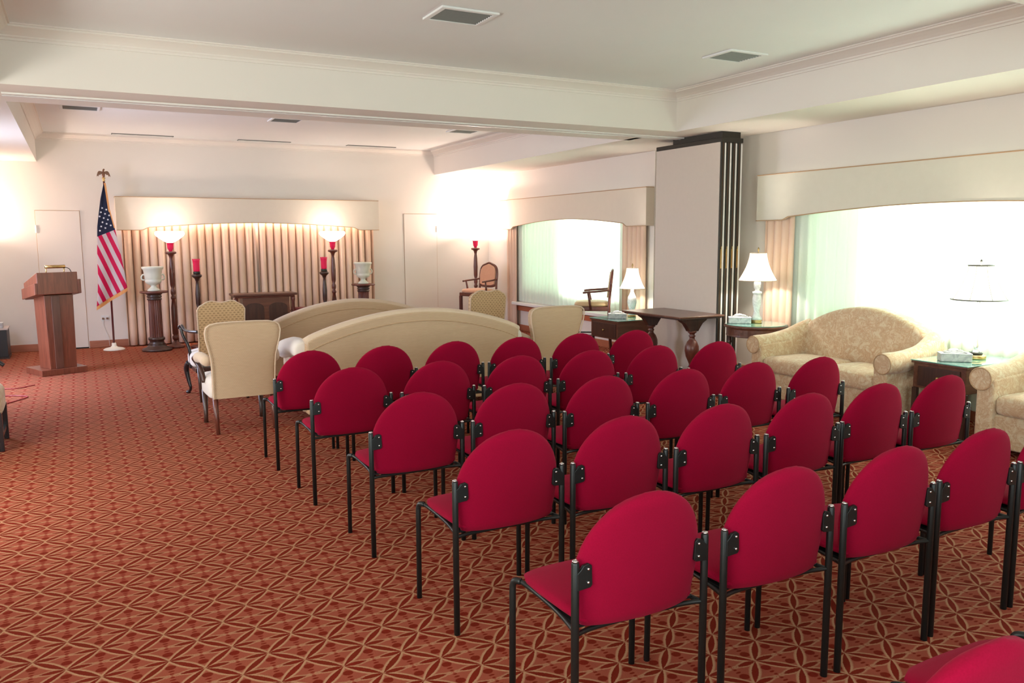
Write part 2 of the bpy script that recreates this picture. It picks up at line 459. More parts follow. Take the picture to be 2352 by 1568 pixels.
# flush doors in the back wall
def door(name, x0, x1, hinge_x, lab):
    g = struct(name, box(B(), x0 - .006, x1 + .006, YB - .004, YB, 0, 2.047), M_PIPE, lab)
    obj('door_leaf', box(B(), x0, x1, YB - .012, YB - .003, .018, 2.04), M_WALL, g, bevel=.002)
    obj('threshold_gap', box(B(), x0, x1, YB - .013, YB - .002, 0, .016), M_HOLE, g)
    for z in (.25, 1.72):
        h = B(); lathe(h, [(.011, 0), (.011, .11)], hinge_x, YB - .016, z, 10); box(h, hinge_x - .022, hinge_x + .022, YB - .017, YB - .012, z, z + .11)
        obj('hinge', h, M_TRIMW, g)
door('door_1', -.510, .055, -.510, 'flush cream door behind the lectern')
door('door_2', 5.125, 5.745, 5.745, 'flush cream door right of the altar drapes')
# windows
def window(name, ya, yb, z0, z1, x, lab, mull=1):
    bm = B(); w = .05
    box(bm, x - .05, x, ya, yb, z0, z0 + w); box(bm, x - .05, x, ya, yb, z1 - w, z1)
    for k in range(mull + 2):
        yc = ya + w / 2 + (yb - ya - w) * k / (mull + 1); box(bm, x - .05, x, yc - w / 2, yc + w / 2, z0 + w, z1 - w)
    f = struct(name, bm, M_TRIMW, lab)
    obj('pane', box(B(), x - .030, x - .024, ya + .01, yb - .01, z0 + .01, z1 - .01), M_WINGLASS, f)
window('window_1', *WO1, .72, 2.08, XW + .16, 'wide window behind the sheer curtains near the floral loveseats', 2)
window('window_2', *WO2, .72, 2.08, XW + .16, 'window behind the far sheer curtain', 1)
window('added_window_3', 9.4, 11.0, .35, 2.3, XL_WALL - .06, 'assumed unseen window in the left wall')  # the left wall windows are invented to admit daylight
window('added_window_4', 4.7, 6.5, .35, 2.3, XL_WALL - .06, 'assumed unseen window in the left wall')
window('added_window_5', -.7, 1.9, .35, 2.3, XL_WALL - .06, 'assumed unseen window in the left wall')
# sill and rail under the far window
struct('trim_5', box(B(), 6.66, XW, 8.95, 12.55, .455, .505), M_TRIMW, 'white sill under the far sheer curtain', bevel=.006)
struct('trim_6', box(B(), 6.74, XW, 8.95, 12.55, .355, .435), M_RAIL, 'orange brown wood rail under the far sill', bevel=.004)

# ------------------------------------------------------------------ vents
def register(x0, x1, y0, y1, n, label, group=None, fr=.035):
    t = thing('ceiling_vent', label, 'vent', ((x0 + x1) / 2, (y0 + y1) / 2, Z_CEIL), 0, group)
    hx, hy = (x1 - x0) / 2, (y1 - y0) / 2
    obj('duct_opening', box(B(), -hx, hx, -hy, hy, -.004, -.001), M_HOLE, t)
    bm = B()
    box(bm, -hx - fr, hx + fr, -hy - fr, -hy, -.016, -.0005); box(bm, -hx - fr, hx + fr, hy, hy + fr, -.016, -.0005)
    box(bm, -hx - fr, -hx, -hy, hy, -.016, -.0005); box(bm, hx, hx + fr, -hy, hy, -.016, -.0005)
    obj('frame', bm, M_CEIL, t, bevel=.003)
    for k in range(n):
        yc = -hy + (k + .5) * 2 * hy / n; bm = B()
        prism(bm, [(yc - .006, -.004), (yc - .003, -.004), (yc + .003, -.014), (yc + .000, -.014)], 'x', -hx, hx)
        obj('slat', bm, M_SLAT, t)
    return t
register(2.29, 2.65, 5.24, 5.53, 9, 'square ceiling vent nearest the camera, left of the two in the near recess')
register(4.92, 5.27, 5.33, 5.62, 9, 'square ceiling vent at the right of the near recess, by the crown moulding')
for x0, x1, lab in ((-.05, .31, 'small ceiling vent above the lectern end of the far recess'), (2.33, 2.67, 'small ceiling vent in the middle of the far recess'), (4.87, 5.22, 'small ceiling vent at the right end of the far recess')):
    register(x0, x1, 10.80, 11.10, 6, lab, None, .03)
for x0, x1, lab in ((.54, 1.38, 'long slot diffuser above the flag and left drapes'), (2.31, 3.12, 'long slot diffuser above the centre of the altar valance'), (4.05, 4.89, 'long slot diffuser above the right end of the altar valance')):
    t = thing('slot_diffuser', lab, 'vent', ((x0 + x1) / 2, 13.42, Z_CEIL)); h = (x1 - x0) / 2
    obj('frame', box(B(), -h, h, -.06, .06, -.008, -.0005), M_GREY, t)
    for yy in (-.03, 0, .03): obj('slat', box(B(), -h + .01, h - .01, yy - .008, yy + .008, -.012, -.009), M_TRIMW, t)

# ------------------------------------------------------------------ curtains and valances
def cloth(name, length, z0, z1, amp, pitch, material, label, loc, rz, cat='curtain', group=None, spread=0.0, seed=1, thick=.004):
    """pleated cloth along local +x"""
    rnd = random.Random(seed)
    n = max(8, int(length / pitch * 10)); rows = 9
    ph = [0.0]
    for i in range(n): ph.append(ph[-1] + (2 * PI / 10) * rnd.uniform(.8, 1.2))
    amps = [rnd.uniform(.75, 1.2) for _ in range(n + 1)]
    bm = B(); V = []
    for j in range(rows + 1):
        t = j / rows; z = z1 + (z0 - z1) * t; row = []
        for i in range(n + 1):
            x = length * i / n
            k = amp * amps[i // 10 * 10 if i // 10 * 10 <= n else n] * (.55 + .45 * min(1, t * 3))
            s = math.sin(ph[i]); s = math.copysign(abs(s) ** .75, s)
            row.append(bm.verts.new((x + math.sin(ph[i] * 1.0 + 1.3) * amp * .35 + spread * math.sin(i * .7) * t * .01, k * s + math.sin(ph[i] * .13 + t * 2) * .006 * t, z)))
        V.append(row)
    for a, b_ in zip(V, V[1:]):
        for i in range(n): bm.faces.new((a[i], a[i + 1], b_[i + 1], b_[i]))
    o = obj(name, bm, material, smooth=True)
    if thick:
        md = o.modifiers.new('thick', 'SOLIDIFY'); md.thickness = thick; md.offset = 0
    return tag(o, label, cat, group, loc, rz)
def valance(length, zt, ze, step, peak, depth, flat, material, label, loc, rz):
    t = thing('valance', label, 'valance', loc, rz)
    def zb(s):
        d = min(s, length - s)
        if d < flat: return ze
        if d < flat + .12:
            k = (d - flat) / .12; return ze + step * (k * k * (3 - 2 * k))
        k = (d - flat - .12) / (length / 2 - flat - .12)
        return ze + step + (peak - step - ze + 0) * math.sin(k * PI / 2) ** 1.0 if False else ze + step + (peak - ze - step) * math.sin(k * PI / 2)
    xs = sorted(set([0, flat, length - flat, length] + [i * length / 90 for i in range(91)] + [flat + i * .012 for i in range(11)] + [length - flat - i * .012 for i in range(11)]))
    bm = B(); n = len(xs)
    pts = [(x, zb(x)) for x in xs] + [(x, zt) for x in reversed(xs)]
    # build the front board as quads
    F = [[bm.verts.new((x, y, z)) for (x, z) in ((xx, zb(xx)) for xx in xs)] for y in (0, .02)]
    G = [[bm.verts.new((x, y, zt)) for x in xs] for y in (0, .02)]
    for i in range(n - 1):
        for A, C in ((F[0], G[0]), (F[1], G[1])): bm.faces.new((A[i], A[i + 1], C[i + 1], C[i]))
        bm.faces.new((F[0][i], F[0][i + 1], F[1][i + 1], F[1][i])); bm.faces.new((G[0][i], G[0][i + 1], G[1][i + 1], G[1][i]))
    for i in (0, n - 1): bm.faces.new((F[0][i], F[1][i], G[1][i], G[0][i]))
    box(bm, 0, .02, .02, depth, ze, zt); box(bm, length - .02, length, .02, depth, ze, zt); box(bm, .02, length - .02, .02, depth, zt - .02, zt)
    obj('board', bm, material, t)
    bm = B(); tube(bm, [(x, -.002, zb(x)) for x in xs], .006, 6); obj('bottom_piping', bm, M_PIPE, t, smooth=True)
    bm = B(); tube(bm, [(0, depth - .01, zt), (0, -.002, zt), (length / 2, -.002, zt), (length, -.002, zt), (length, depth - .01, zt)], .006, 6); obj('top_piping', bm, M_PIPE, t)
    return t
HP = -PI / 2
valance(4.05, 2.247, 1.757, .042, 1.870, .24, .335, M_VALANCE_B, 'beige arched valance above the altar drapes on the back wall', (.53, 13.45, 0), 0)
valance(4.24, 2.262, 1.757, .045, 1.890, .135, .42, M_VALANCE_B, 'arched valance over the far right window', (6.65, 12.97, 0), HP)
valance(4.30, 2.268, 1.778, .035, 1.890, .135, .36, M_VALANCE, 'large ivory arched valance over the window by the floral loveseat', (6.65, 6.74, 0), HP)
cloth('drape', 1.97, .02, 1.98, (.048), .118, M_DRAPE, 'left half of the peach pleated drapes behind the altar table', (.58, 13.57, 0), 0, 'curtain', None, seed=3)
cloth('drape', 1.95, .02, 1.98, (.048), .118, M_DRAPE, 'right half of the peach pleated drapes behind the altar table', (2.57, 13.57, 0), 0, 'curtain', None, seed=5)
cloth('drape', .40, .02, 1.98, .030, .10, M_DRAPE, 'narrow peach drape at the left end of the far right window', (6.72, 12.83, 0), HP, seed=7)
cloth('drape', .52, .02, 1.98, .030, .10, M_DRAPE, 'narrow peach drape beside the small lit table lamp', (6.72, 9.36, 0), HP, seed=8)
cloth('drape', .42, .02, 1.98, .030, .10, M_DRAPE, 'narrow peach drape beside the lit white lamp on the round table', (6.72, 6.68, 0), HP, seed=9)
cloth('sheer_curtain', 3.10, .525, 2.0, .020, .11, M_SHEER, 'glowing white sheer curtain of the far right window', (6.745, 12.46, 0), HP, seed=11, thick=0)
cloth('sheer_curtain', 1.72, .10, 2.0, .020, .12, M_SHEER, 'sheer curtain panel behind the left half of the floral loveseat', (6.745, 6.38, 0), HP, seed=12, thick=0)
cloth('sheer_curtain', 2.12, .10, 2.0, .020, .12, M_SHEER, 'bright white sheer curtain behind the crystal lamp', (6.755, 4.64, 0), HP, seed=13, thick=0)

cloth('added_lining_layer', 1.36, .10, 2.0, .016, .13, M_ADDED_LINING, 'added pale green layer dimming the left of the far right sheer curtain', (6.80 + .03, 12.38, 0), HP, seed=21, thick=0)  # extra layer put behind the sheer to cut the backlight there
cloth('added_lining_layer', .94, .10, 2.0, .016, .13, M_ADDED_LINING, 'added pale green layer dimming the sheer curtain behind the floral loveseat', (6.83, 6.19, 0), HP, seed=22, thick=0)

# strip lamp added out of sight behind the valance to brighten the altar drapes
t = thing('added_strip_light', 'added strip light, unseen behind the altar valance, washing the peach drapes', 'lamp', (2.55, 13.50, 0))
obj('housing', box(B(), -1.85, 1.85, -.02, .02, 2.17, 2.20), M_TRIMW, t)
obj('tube', box(B(), -1.83, 1.83, -.012, .012, 2.155, 2.17), M_BULB, t)
area('added_strip_wash', (2.55, 13.50, 2.15), 3.6, .05, 22, (1.0, .74, .62), (0, .12, -1))

# ------------------------------------------------------------------ stacking chairs
def make_chair(label, group):
    t = thing('stacking_chair', label, 'chair', (0, 0, 0), 0, group)
    W = .249
    # seat
    bm = B(); rings = []
    for y, hw, zt, zb in ((.015, .205, .452, .428), (.03, .222, .466, .424), (.12, .232, .476, .424), (.25, .236, .478, .424), (.34, .232, .474, .426), (.385, .215, .466, .430), (.410, .165, .456, .436), (.418, .10, .450, .440)):
        hz = (zt - zb) / 2; cz = (zt + zb) / 2
        rings.append([(px, y, cz + pz) for px, pz in sring(hw, hz, 3.2, 28)])
    obj('seat', loft(bm, rings), M_RED, t, smooth=True)
    obj('seat_trim', box(B(), -.222, .222, .03, .37, .416, .424), M_BLACK, t)
    # backrest
    bm = B(); rings = []
    zs = [(.418, .196, .012), (.424, .210, .022), (.45, .220, .026), (.50, .229, .027), (.55, .2355, .027), (.585, .237, .027)]
    for k in range(1, 12):
        a = k / 12 * PI / 2; zs.append((.585 + .247 * math.sin(a), .237 * math.cos(a) ** .97, .027 if k < 9 else .027 * (12 - k) / 3.6))
    zs.append((.8325, .03, .004))
    for z, hw, hd in zs:
        ring = []
        lean = -.045 * max(0, (z - .42) / .41)
        for px, py in sring(hw, hd, 3.0, 36):
            cv = .040 * (px / .237) ** 2
            ring.append((px, .028 + lean + cv - .022 + py, z))
        rings.append(ring)
    obj('backrest', loft(bm, rings), M_RED, t, smooth=True)
    for s in (-1, 1):
        bm = B(); lathe(bm, [(.0125, 0), (.0125, .638), (.010, .645)], s * W, 0, 0, 14); l = obj('leg', bm, M_BLACK, t, smooth=True)
        bm = B(); lathe(bm, [(.0105, .644), (.0105, .648), (.006, .650)], s * W, 0, 0, 12); obj('post_cap', bm, M_BOLT, l, smooth=True)
        bm = B(); tube(bm, [(s * (W + .006), .397, 0), (s * (W + .004), .395, .41)] + smoothpath([(s * (W + .004), .395, .415), (s * W, .388, .436), (s * (W - .012), .365, .440)], 4), .0115, 12)
        obj('leg', bm, M_BLACK, t, smooth=True)
        bm = B(); tube(bm, smoothpath([(s * (W - .012), .365, .440), (s * (W - .026), .31, .430), (s * (W - .030), .15, .418), (s * (W - .012), .02, .412), (s * W, 0, .412)], 5), .0085, 8); obj('seat_rail', bm, M_BLACK, t, smooth=True)
        bm = B(); prism(bm, [(s * W, .556), (s * (W - .046), .560), (s * (W - .053), .568), (s * (W - .051), .628), (s * (W - .040), .636), (s * (W - .022), .632), (s * (W - .012), .620), (s * W, .610)], 'y', -.014, -.003)
        br = obj('bracket', bm, M_BLACK, t, bevel=.002)
        for z in (.578, .620):
            bm = B(); tube(bm, [(s * (W - .037), -.019, z), (s * (W - .037), -.013, z)], [.0035, .0055], 8); obj('bolt', bm, M_BOLT, br, smooth=True)
    bm = B(); tube(bm, smoothpath([(-W, 0, .412), (-.15, .025, .408), (.15, .025, .408), (W, 0, .412)], 5), .008, 8); obj('cross_bar', bm, M_BLACK, t, smooth=True)
    return t
ROWS = [
    (6, [(1.50, .90), (2.055, .90), (2.61, .91)]),
    (5, [(1.497, 1.955), (2.07, 1.942), (2.635, 1.938), (3.185, 1.949), (3.725, 1.95)]),
    (4, [(1.514, 2.873), (2.059, 2.858), (2.605, 2.842), (3.155, 2.832), (3.695, 2.838), (4.235, 2.828)]),
    (3, [(1.478, 3.818), (2.03, 3.80), (2.575, 3.762), (3.12, 3.725), (3.66, 3.712), (4.19, 3.667)]),
    (2, [(1.426, 4.775), (1.985, 4.743), (2.54, 4.70), (3.09, 4.68), (3.635, 4.65), (4.165, 4.60)]),
    (1, [(1.392, 5.649), (1.93, 5.63), (2.475, 5.612), (3.02, 5.595), (3.56, 5.56), (4.09, 5.52)]),
]
ORD = {6: ['leftmost', 'second from left', 'third from left', 'fourth from left', 'fifth from left', 'rightmost'],
       5: ['leftmost', 'second from left', 'third from left', 'fourth from left', 'rightmost'],
       3: ['leftmost', 'middle one', 'rightmost']}
WHERE = {6: 'in the cut-off row nearest the camera', 5: 'in the nearest full row', 4: 'in the second nearest full row', 3: 'in the middle row of five', 2: 'in the second farthest row', 1: 'in the farthest row by the cream sofa'}
chair0 = None
for r, spots in ROWS:
    for i, (x, y) in enumerate(spots):
        lab = 'crimson chair with black legs, %s %s' % (ORD[len(spots)][i], WHERE[r])
        rz = random.uniform(-.006, .006)
        
        if chair0 is None:
            chair0 = make_chair(lab, 'crimson stacking chairs in rows'); chair0.location = (x, y, 0)
        else: dup(chair0, (x, y, 0), rz, lab, 'crimson stacking chairs in rows')

# ------------------------------------------------------------------ cream armchairs (woven backs)
def cream_armchair(label, loc, rz):
    t = thing('upholstered_armchair', label, 'armchair', loc, rz)
    # back: local x width, y=0 rear face, z .30-.93
    bm = B(); rings = []
    prof = [(.295, .250), (.31, .252), (.45, .252), (.55, .255), (.64, .262), (.72, .280), (.79, .297), (.85, .303), (.895, .292), (.918, .262), (.930, .20), (.934, .10)]
    for z, hw in prof:
        hd = .045 if z < .9 else .045 * (1 - (z - .9) / .04 * .6)
        rings.append([(px, .05 + py - .05 * max(0, (z - .45) / .5), z) for px, py in sring(hw, hd, 6, 40)])
    obj('backrest', loft(bm, rings), M_WEAVE, t, smooth=False, bevel=.008)
    bm = B(); path = [(hw * s, .004 - .05 * max(0, (z - .45) / .5) , z) for s in (-1,) for z, hw in prof] + [(hw, .004 - .05 * max(0, (z - .45) / .5), z) for z, hw in reversed(prof)]
    tube(bm, path, .006, 6); obj('piping', bm, M_CREAM, t, smooth=True)
    bm = B(); cushion(bm, -.27, .27, .07, .58, .28, .44, 7, .25); obj('seat', bm, M_SEATW, t, smooth=True)
    for s in (-1, 1):
        bm = B(); tube(bm, smoothpath([(s * .27, .08, .60), (s * .30, .22, .625), (s * .31, .33, .61)], 5), [.03] + [.045] * 9 + [.02], 14); obj('arm_pad', bm, M_CREAM, t, smooth=True)
        bm = B(); tube(bm, smoothpath([(s * .305, .30, .60), (s * .325, .40, .605), (s * .325, .455, .585), (s * .305, .44, .55), (s * .285, .36, .50), (s * .275, .30, .40)], 6), .020, 10); obj('arm_post', bm, M_DARK, t, smooth=True)
        bm = B(); tube(bm, [(s * .235, .04, .30), (s * .235, .03, .15), (s * .232, -.01, 0)], [.022, .020, .015], 10); obj('leg', bm, M_WOOD, t, smooth=True)
        bm = B(); tube(bm, [(s * .24, .53, .30), (s * .24, .53, .05), (s * .24, .53, 0)], [.026, .017, .019], 10); obj('leg', bm, M_DARK, t, smooth=True)
    return t
cream_armchair('cream woven-back armchair in front left, beside the first row of crimson chairs', (1.165, 6.97, 0), .03)
cream_armchair('cream woven-back armchair at the right end of the near sofa', (4.155, 6.88, 0), -.02)

# ------------------------------------------------------------------ tan armchairs with shaped tops and open wooden arms
def open_armchair(label, loc, rz, armwood):
    t = thing('open_armchair', label, 'armchair', loc, rz)
    bm = B()
    top = [(-.222, .38), (-.215, .60), (-.222, .80), (-.225, .92), (-.205, .955), (-.17, .975), (-.13, 1.0), (-.09, 1.008), (-.05, .998), (0, .988), (.05, .998), (.09, 1.008), (.13, 1.0), (.17, .975), (.205, .955), (.225, .92), (.222, .80), (.215, .60), (.222, .38)]
    prism(bm, top, 'y', -.02, .055)
    for v in bm.verts: v.co.y -= .09 * max(0, (v.co.z - .4) / .6)
    obj('backrest', bm, M_WICKER, t, bevel=.012, seg=3)
    bm = B(); tube(bm, [(x, -.02 - .09 * max(0, (z - .4) / .6), z) for x, z in top], .006, 6); obj('piping', bm, M_CREAM, t)
    bm = B(); cushion(bm, -.27, .27, .05, .55, .33, .45, 5, .45); obj('seat', bm, M_SEATW, t, smooth=True)
    obj('seat_frame', box(B(), -.255, .255, .0, .53, .29, .335), M_DARK, t, bevel=.006)
    for s in (-1, 1):
        bm = B(); tube(bm, smoothpath([(s * .215, -.01, .70), (s * .27, .12, .695), (s * .305, .24, .70), (s * .32, .34, .735), (s * .33, .40, .73), (s * .335, .425, .70)], 5), [.016] * 20 + [.02, .022, .022, .022, .018, .012], 10)
        obj('arm', bm, armwood, t, smooth=True)
        bm = B(); tube(bm, smoothpath([(s * .325, .38, .715), (s * .31, .36, .63), (s * .27, .31, .52), (s * .258, .30, .40), (s * .258, .30, .30)], 5), .016, 10); obj('arm_post', bm, armwood, t, smooth=True)
        bm = B(); pts = smoothpath([(s * .25, .50, .33), (s * .275, .535, .27), (s * .262, .52, .15), (s * .248, .50, .06), (s * .262, .53, .018), (s * .272, .55, .012)], 5)
        tube(bm, pts, [.034 - .020 * min(1, i / 15) + (.008 if i > 20 else 0) for i in range(len(pts))], 10); obj('leg', bm, M_BLACKWOOD, t, smooth=True)
        bm = B(); tube(bm, [(s * .225, .0, .38), (s * .222, -.01, .2), (s * .222, -.06, 0)], [.02, .018, .015], 10); obj('leg', bm, M_DARK, t, smooth=True)
    return t
open_armchair('tan dashed-fabric armchair with black curled wooden arms, left of the far sofa', (1.215, 8.52, 0), .02, M_BLACKWOOD)
open_armchair('tan dashed-fabric armchair with a scalloped top, right of the far sofa', (4.19, 8.55, 0), -.05, M_DARK)

# ------------------------------------------------------------------ camelback sofas
def sofa(label, loc, hw, peak, zend, rz=0):
    t = thing('camelback_sofa', label, 'sofa', loc, rz)
    N = 40
    def zt(u): return zend + (peak - zend) * (math.cos(u * PI / 2) ** .8)
    pts = [(-hw, .10)] + [(hw * (2 * i / N - 1), zt(2 * i / N - 1)) for i in range(N + 1)] + [(hw, .10)]
    bm = B(); prism(bm, pts, 'y', 0, .13)
    for v in bm.verts: v.co.y -= .06 * max(0, (v.co.z - .4) / .5)
    obj('backrest', bm, M_WEAVE, t, bevel=.02, seg=3)
    # upholstered roll along the top edge
    bm = B(); tube(bm, [(hw * 1.0 * (2 * i / N - 1), .055 - .06 * max(0, (zt(2 * i / N - 1) - .4) / .5), zt(2 * i / N - 1) - .02) for i in range(N + 1)], .050, 14); obj('top_roll', bm, M_CREAM, t, smooth=True)
    bm = B(); tube(bm, [(hw * .98 * (2 * i / N - 1), -.058 * max(0, (zt(2 * i / N - 1) - .45) / .5) - .001, zt(2 * i / N - 1) - .085) for i in range(N + 1)], .004, 6); obj('seam', bm, M_PIPE, t)
    obj('base', box(B(), -hw + .02, hw - .02, .10, .80, .12, .34), M_CREAM, t, bevel=.02)
    for k in range(3):
        w = (2 * hw - .06) / 3; x0 = -hw + .03 + k * w
        bm = B(); cushion(bm, x0 + .004, x0 + w - .004, .14, .80, .34, .45, 9, .25); obj('seat_cushion', bm, M_SEATW, t, smooth=True)
    for s in (-1, 1):
        bm = B(); pts = smoothpath([(s * (hw + .0), .05, zend - .09), (s * (hw + .02), .25, zend - .07), (s * (hw + .02), .50, zend - .10), (s * (hw + .02), .76, zend - .15)], 5)
        tube(bm, pts, [.07] + [.085] * (len(pts) - 2) + [.08], 16); obj('arm_roll', bm, M_SEATW, t, smooth=True)
        obj('arm_side', box(B(), min(s * (hw - .02), s * (hw + .03)), max(s * (hw - .02), s * (hw + .03)), .06, .78, .12, zend - .12), M_CREAM, t, bevel=.02)
        for y in (.06, .74):
            bm = B(); tube(bm, [(s * (hw - .05), y, .13), (s * (hw - .05), y, 0)], [.028, .018], 8); obj('leg', bm, M_DARK, t)
    return t
sofa('cream camelback sofa seen from behind, nearer of the two, behind the crimson chairs', (2.68, 6.86, 0), 1.02, .955, .74)
sofa('cream camelback sofa seen from behind, farther of the two, in front of the altar table', (2.76, 9.05, 0), .95, .90, .66)

# ------------------------------------------------------------------ floral loveseats
def loveseat(label, loc):
    """local: faces -y... built facing -x directly; length along y"""
    t = thing('loveseat', label, 'sofa', loc)
    L = .785; D = .80
    N = 36
    def zt(u): return .64 + .30 * (math.cos(u * PI / 2) ** .70)
    pts = [(-L + .02, .10)] + [((L - .02) * (2 * i / N - 1), zt(2 * i / N - 1)) for i in range(N + 1)] + [(L - .02, .10)]
    bm = B(); prism(bm, pts, 'x', D - .20, D)
    for v in bm.verts: v.co.x += .06 * max(0, (v.co.z - .4) / .5)
    obj('backrest', bm, M_FLORAL, t, bevel=.05, seg=4)
    obj('base', box(B(), .05, D - .02, -L + .06, L - .06, .05, .30), M_FLORAL, t, bevel=.02)
    for k in (0, 1):
        bm = B(); w = L - .13
        cushion(bm, .015, D - .17, -w + k * w + .004, k * w - .004, .30, .43, 8, .22); obj('seat_cushion', bm, M_FLORAL, t, smooth=True)
    for s in (-1, 1):
        y = s * (L - .07)
        # upholstered panel with a fat roll on top that sweeps up into the back
        yo, yi = s * (L - .02), s * (L - .15)
        bm = B(); prism(bm, [(.01, .06), (.01, .56), (.40, .58), (.66, .68), (.76, .72), (.78, .06)], 'y', min(yo, yi), max(yo, yi))
        # the prism outline is (x, z)
        a_ = obj('arm', bm, M_FLORAL, t, bevel=.02, seg=3)
        path = smoothpath([(.0, s * (L - .055), .552), (.25, s * (L - .05), .558), (.48, s * (L - .055), .60), (.64, s * (L - .08), .67), (.74, s * (L - .12), .72)], 5)
        n_ = len(path)
        bm = B(); tube(bm, path, [.082, .090] + [.092 - .028 * (k / (n_ - 3)) ** 2 for k in range(n_ - 2)], 20); obj('arm_roll', bm, M_FLORAL, a_, smooth=False, bevel=.006)
        bm = B(); tube(bm, [(-.001, s * (L - .055) + .082 * math.cos(k * PI / 10), .552 + .082 * math.sin(k * PI / 10)) for k in range(21)], .005, 6, False); obj('arm_piping', bm, M_PIPE, a_)
        for x in (.06, .72):
            bm = B(); tube(bm, [(x, s * (L - .09), .06), (x, s * (L - .09), 0)], [.028, .02], 8); obj('leg', bm, M_DARK, t)
    return t
loveseat('floral peach loveseat with rolled arms, between the round table and the glass-topped table', (5.80, 5.14, 0))
loveseat('floral peach loveseat cut off by the right edge of the photo', (5.82, 2.86, 0))

# ------------------------------------------------------------------ tables on the right
# round side table
t = thing('round_table', 'round wooden side table beside the folding panels', 'table', (6.315, 6.36, 0))
bm = B(); lathe(bm, [(.29, .655), (.325, .655), (.33, .662), (.33, .672), (.322, .68), (.0, .68)], seg=48, cap=False); obj('tabletop', bm, M_WOODX, t, smooth=False)
bm = B(); lathe(bm, [(.0, .6805), (.315, .6805), (.317, .684), (.315, .687), (.0, .687)], seg=48, cap=False); obj('glass_top', bm, M_TOPGLASS, t)
bm = B(); lathe(bm, [(.30, .56), (.306, .565), (.302, .58), (.302, .64), (.31, .655)], seg=48, cap=False); obj('apron', bm, M_WOODX, t)
for k in range(4):
    a = PI / 4 + k * PI / 2; cx, cy = .265 * math.cos(a), .265 * math.sin(a)
    bm = B(); lathe(bm, [(.022, .65), (.022, .50), (.028, .49), (.018, .47), (.020, .2), (.014, .03), (.017, 0)], cx, cy, 0, 12); obj('leg', bm, M_DARK, t, smooth=True)
# console table in front of the panels
t = thing('console_table', 'dark console table with two urn-shaped legs in front of the folding panels', 'table', (5.86, 7.20, 0))
obj('tabletop', box(B(), -.31, .31, -.52, .52, .745, .765), M_WOODX, t, bevel=.006)
obj('top_moulding', box(B(), -.29, .29, -.50, .50, .728, .746), M_DARK, t, bevel=.005)
for y in (-.36, .36):
    bm = B(); prism(bm, [(-.19, .728), (-.17, .70), (-.12, .67), (-.075, .61), (-.06, .585), (.06, .585), (.075, .61), (.12, .67), (.17, .70), (.19, .728)], 'x', -.035, .035)
    bm2 = B(); prism(bm2, [(-.19, .728), (-.17, .70), (-.12, .67), (-.075, .61), (-.06, .585), (.06, .585), (.075, .61), (.12, .67), (.17, .70), (.19, .728)], 'y', y - .035, y + .035)
    bm.free(); l = obj('bracket_capital', bm2, M_DARK, t, bevel=.006)
    bm = B(); lathe(bm, [(.045, .59), (.05, .575), (.030, .56), (.026, .545), (.040, .535), (.028, .52), (.030, .50), (.055, .47), (.075, .42), (.078, .37), (.066, .31), (.040, .25), (.028, .22), (.035, .20), (.048, .185), (.035, .16), (.045, .10), (.05, .08)], 0, y, 0, 20); obj('leg', bm, M_WOOD, t, smooth=True)
    obj('foot', box(B(), -.22, .22, y - .045, y + .045, 0, .08), M_DARK, t, bevel=.012)
obj('stretcher', box(B(), -.03, .03, -.34, .34, .11, .14), M_DARK, t, bevel=.006)
# end tables with glass tops
def end_table(label, loc, wx, wy, h, apron):
    t = thing('end_table', label, 'table', loc)
    obj('tabletop', box(B(), -wx, wx, -wy, wy, h - .028, h - .008), M_WOODX, t, bevel=.004)
    obj('glass_top', box(B(), -wx - .004, wx + .004, -wy - .004, wy + .004, h - .008, h), M_TOPGLASS, t, bevel=.002)
    bm = B(); box(bm, -wx + .015, wx - .015, -wy + .015, wy - .015, h - .028 - apron, h - .028); obj('cabinet_box', bm, M_WOODX, t, bevel=.004)
    f = obj('drawer', box(B(), -wx + .004, -wx + .016, -wy + .06, wy - .06, h - .01 - apron, h - .05), M_DARK, t, bevel=.004)
    bm = B(); lathe(bm, [(.012, 0), (.014, .01), (.008, .02)]); 
    for v in bm.verts: v.co = Vector((-wx + .004 - v.co.z, v.co.y, v.co.x + h - .03 - apron / 2))
    obj('knob', bm, M_BRASS, f, smooth=True)
    for sx in (-1, 1):
        for sy in (-1, 1):
            cx, cy = sx * (wx - .03), sy * (wy - .03)
            bm = B(); prism(bm, [(cx - .02, cy - .02), (cx + .02, cy - .02), (cx + .02, cy + .02), (cx - .02, cy + .02)], 'z', 0, h - .03 - apron); obj('leg', bm, M_DARK, t, bevel=.003)
    return t
end_table('glass-topped wooden end table between the two floral loveseats', (6.35, 4.04, 0), .365, .24, .60, .20)
end_table('glass-topped wooden end table behind the console table, beside the tall armchair', (6.28, 8.66, 0), .34, .32, .56, .22)

def tissue_box(label, loc, rz, s=1.0):
    t = thing('tissue_box', label, 'tissue box', loc, rz)
    obj('box', box(B(), -.115 * s, .115 * s, -.06 * s, .06 * s, 0, .062 * s), M_TISSUEBOX, t, bevel=.006)
    obj('lid_edge', box(B(), -.117 * s, .117 * s, -.062 * s, .062 * s, .062 * s, .068 * s), M_WHITE, t, bevel=.003)
    bm = B(); rnd = random.Random(5); V = []
    for j in range(7):
        row = []
        for i in range(9):
            u = i / 8 - .5; v_ = j / 6 - .5
            row.append(bm.verts.new((u * .17 * s, v_ * .05 * s + .02 * s * math.sin(u * 9 + j), .068 * s + (.045 * s * math.cos(u * PI) * (.6 + .4 * math.sin(3 * u + j * 1.3)) * (1 - abs(v_))) + rnd.uniform(0, .008))))
        V.append(row)
    for a, b_ in zip(V, V[1:]):
        for i in range(8): bm.faces.new((a[i], a[i + 1], b_[i + 1], b_[i]))
    o = obj('tissue', bm, M_WHITE, t, smooth=True); md = o.modifiers.new('thick', 'SOLIDIFY'); md.thickness = .002
    return t
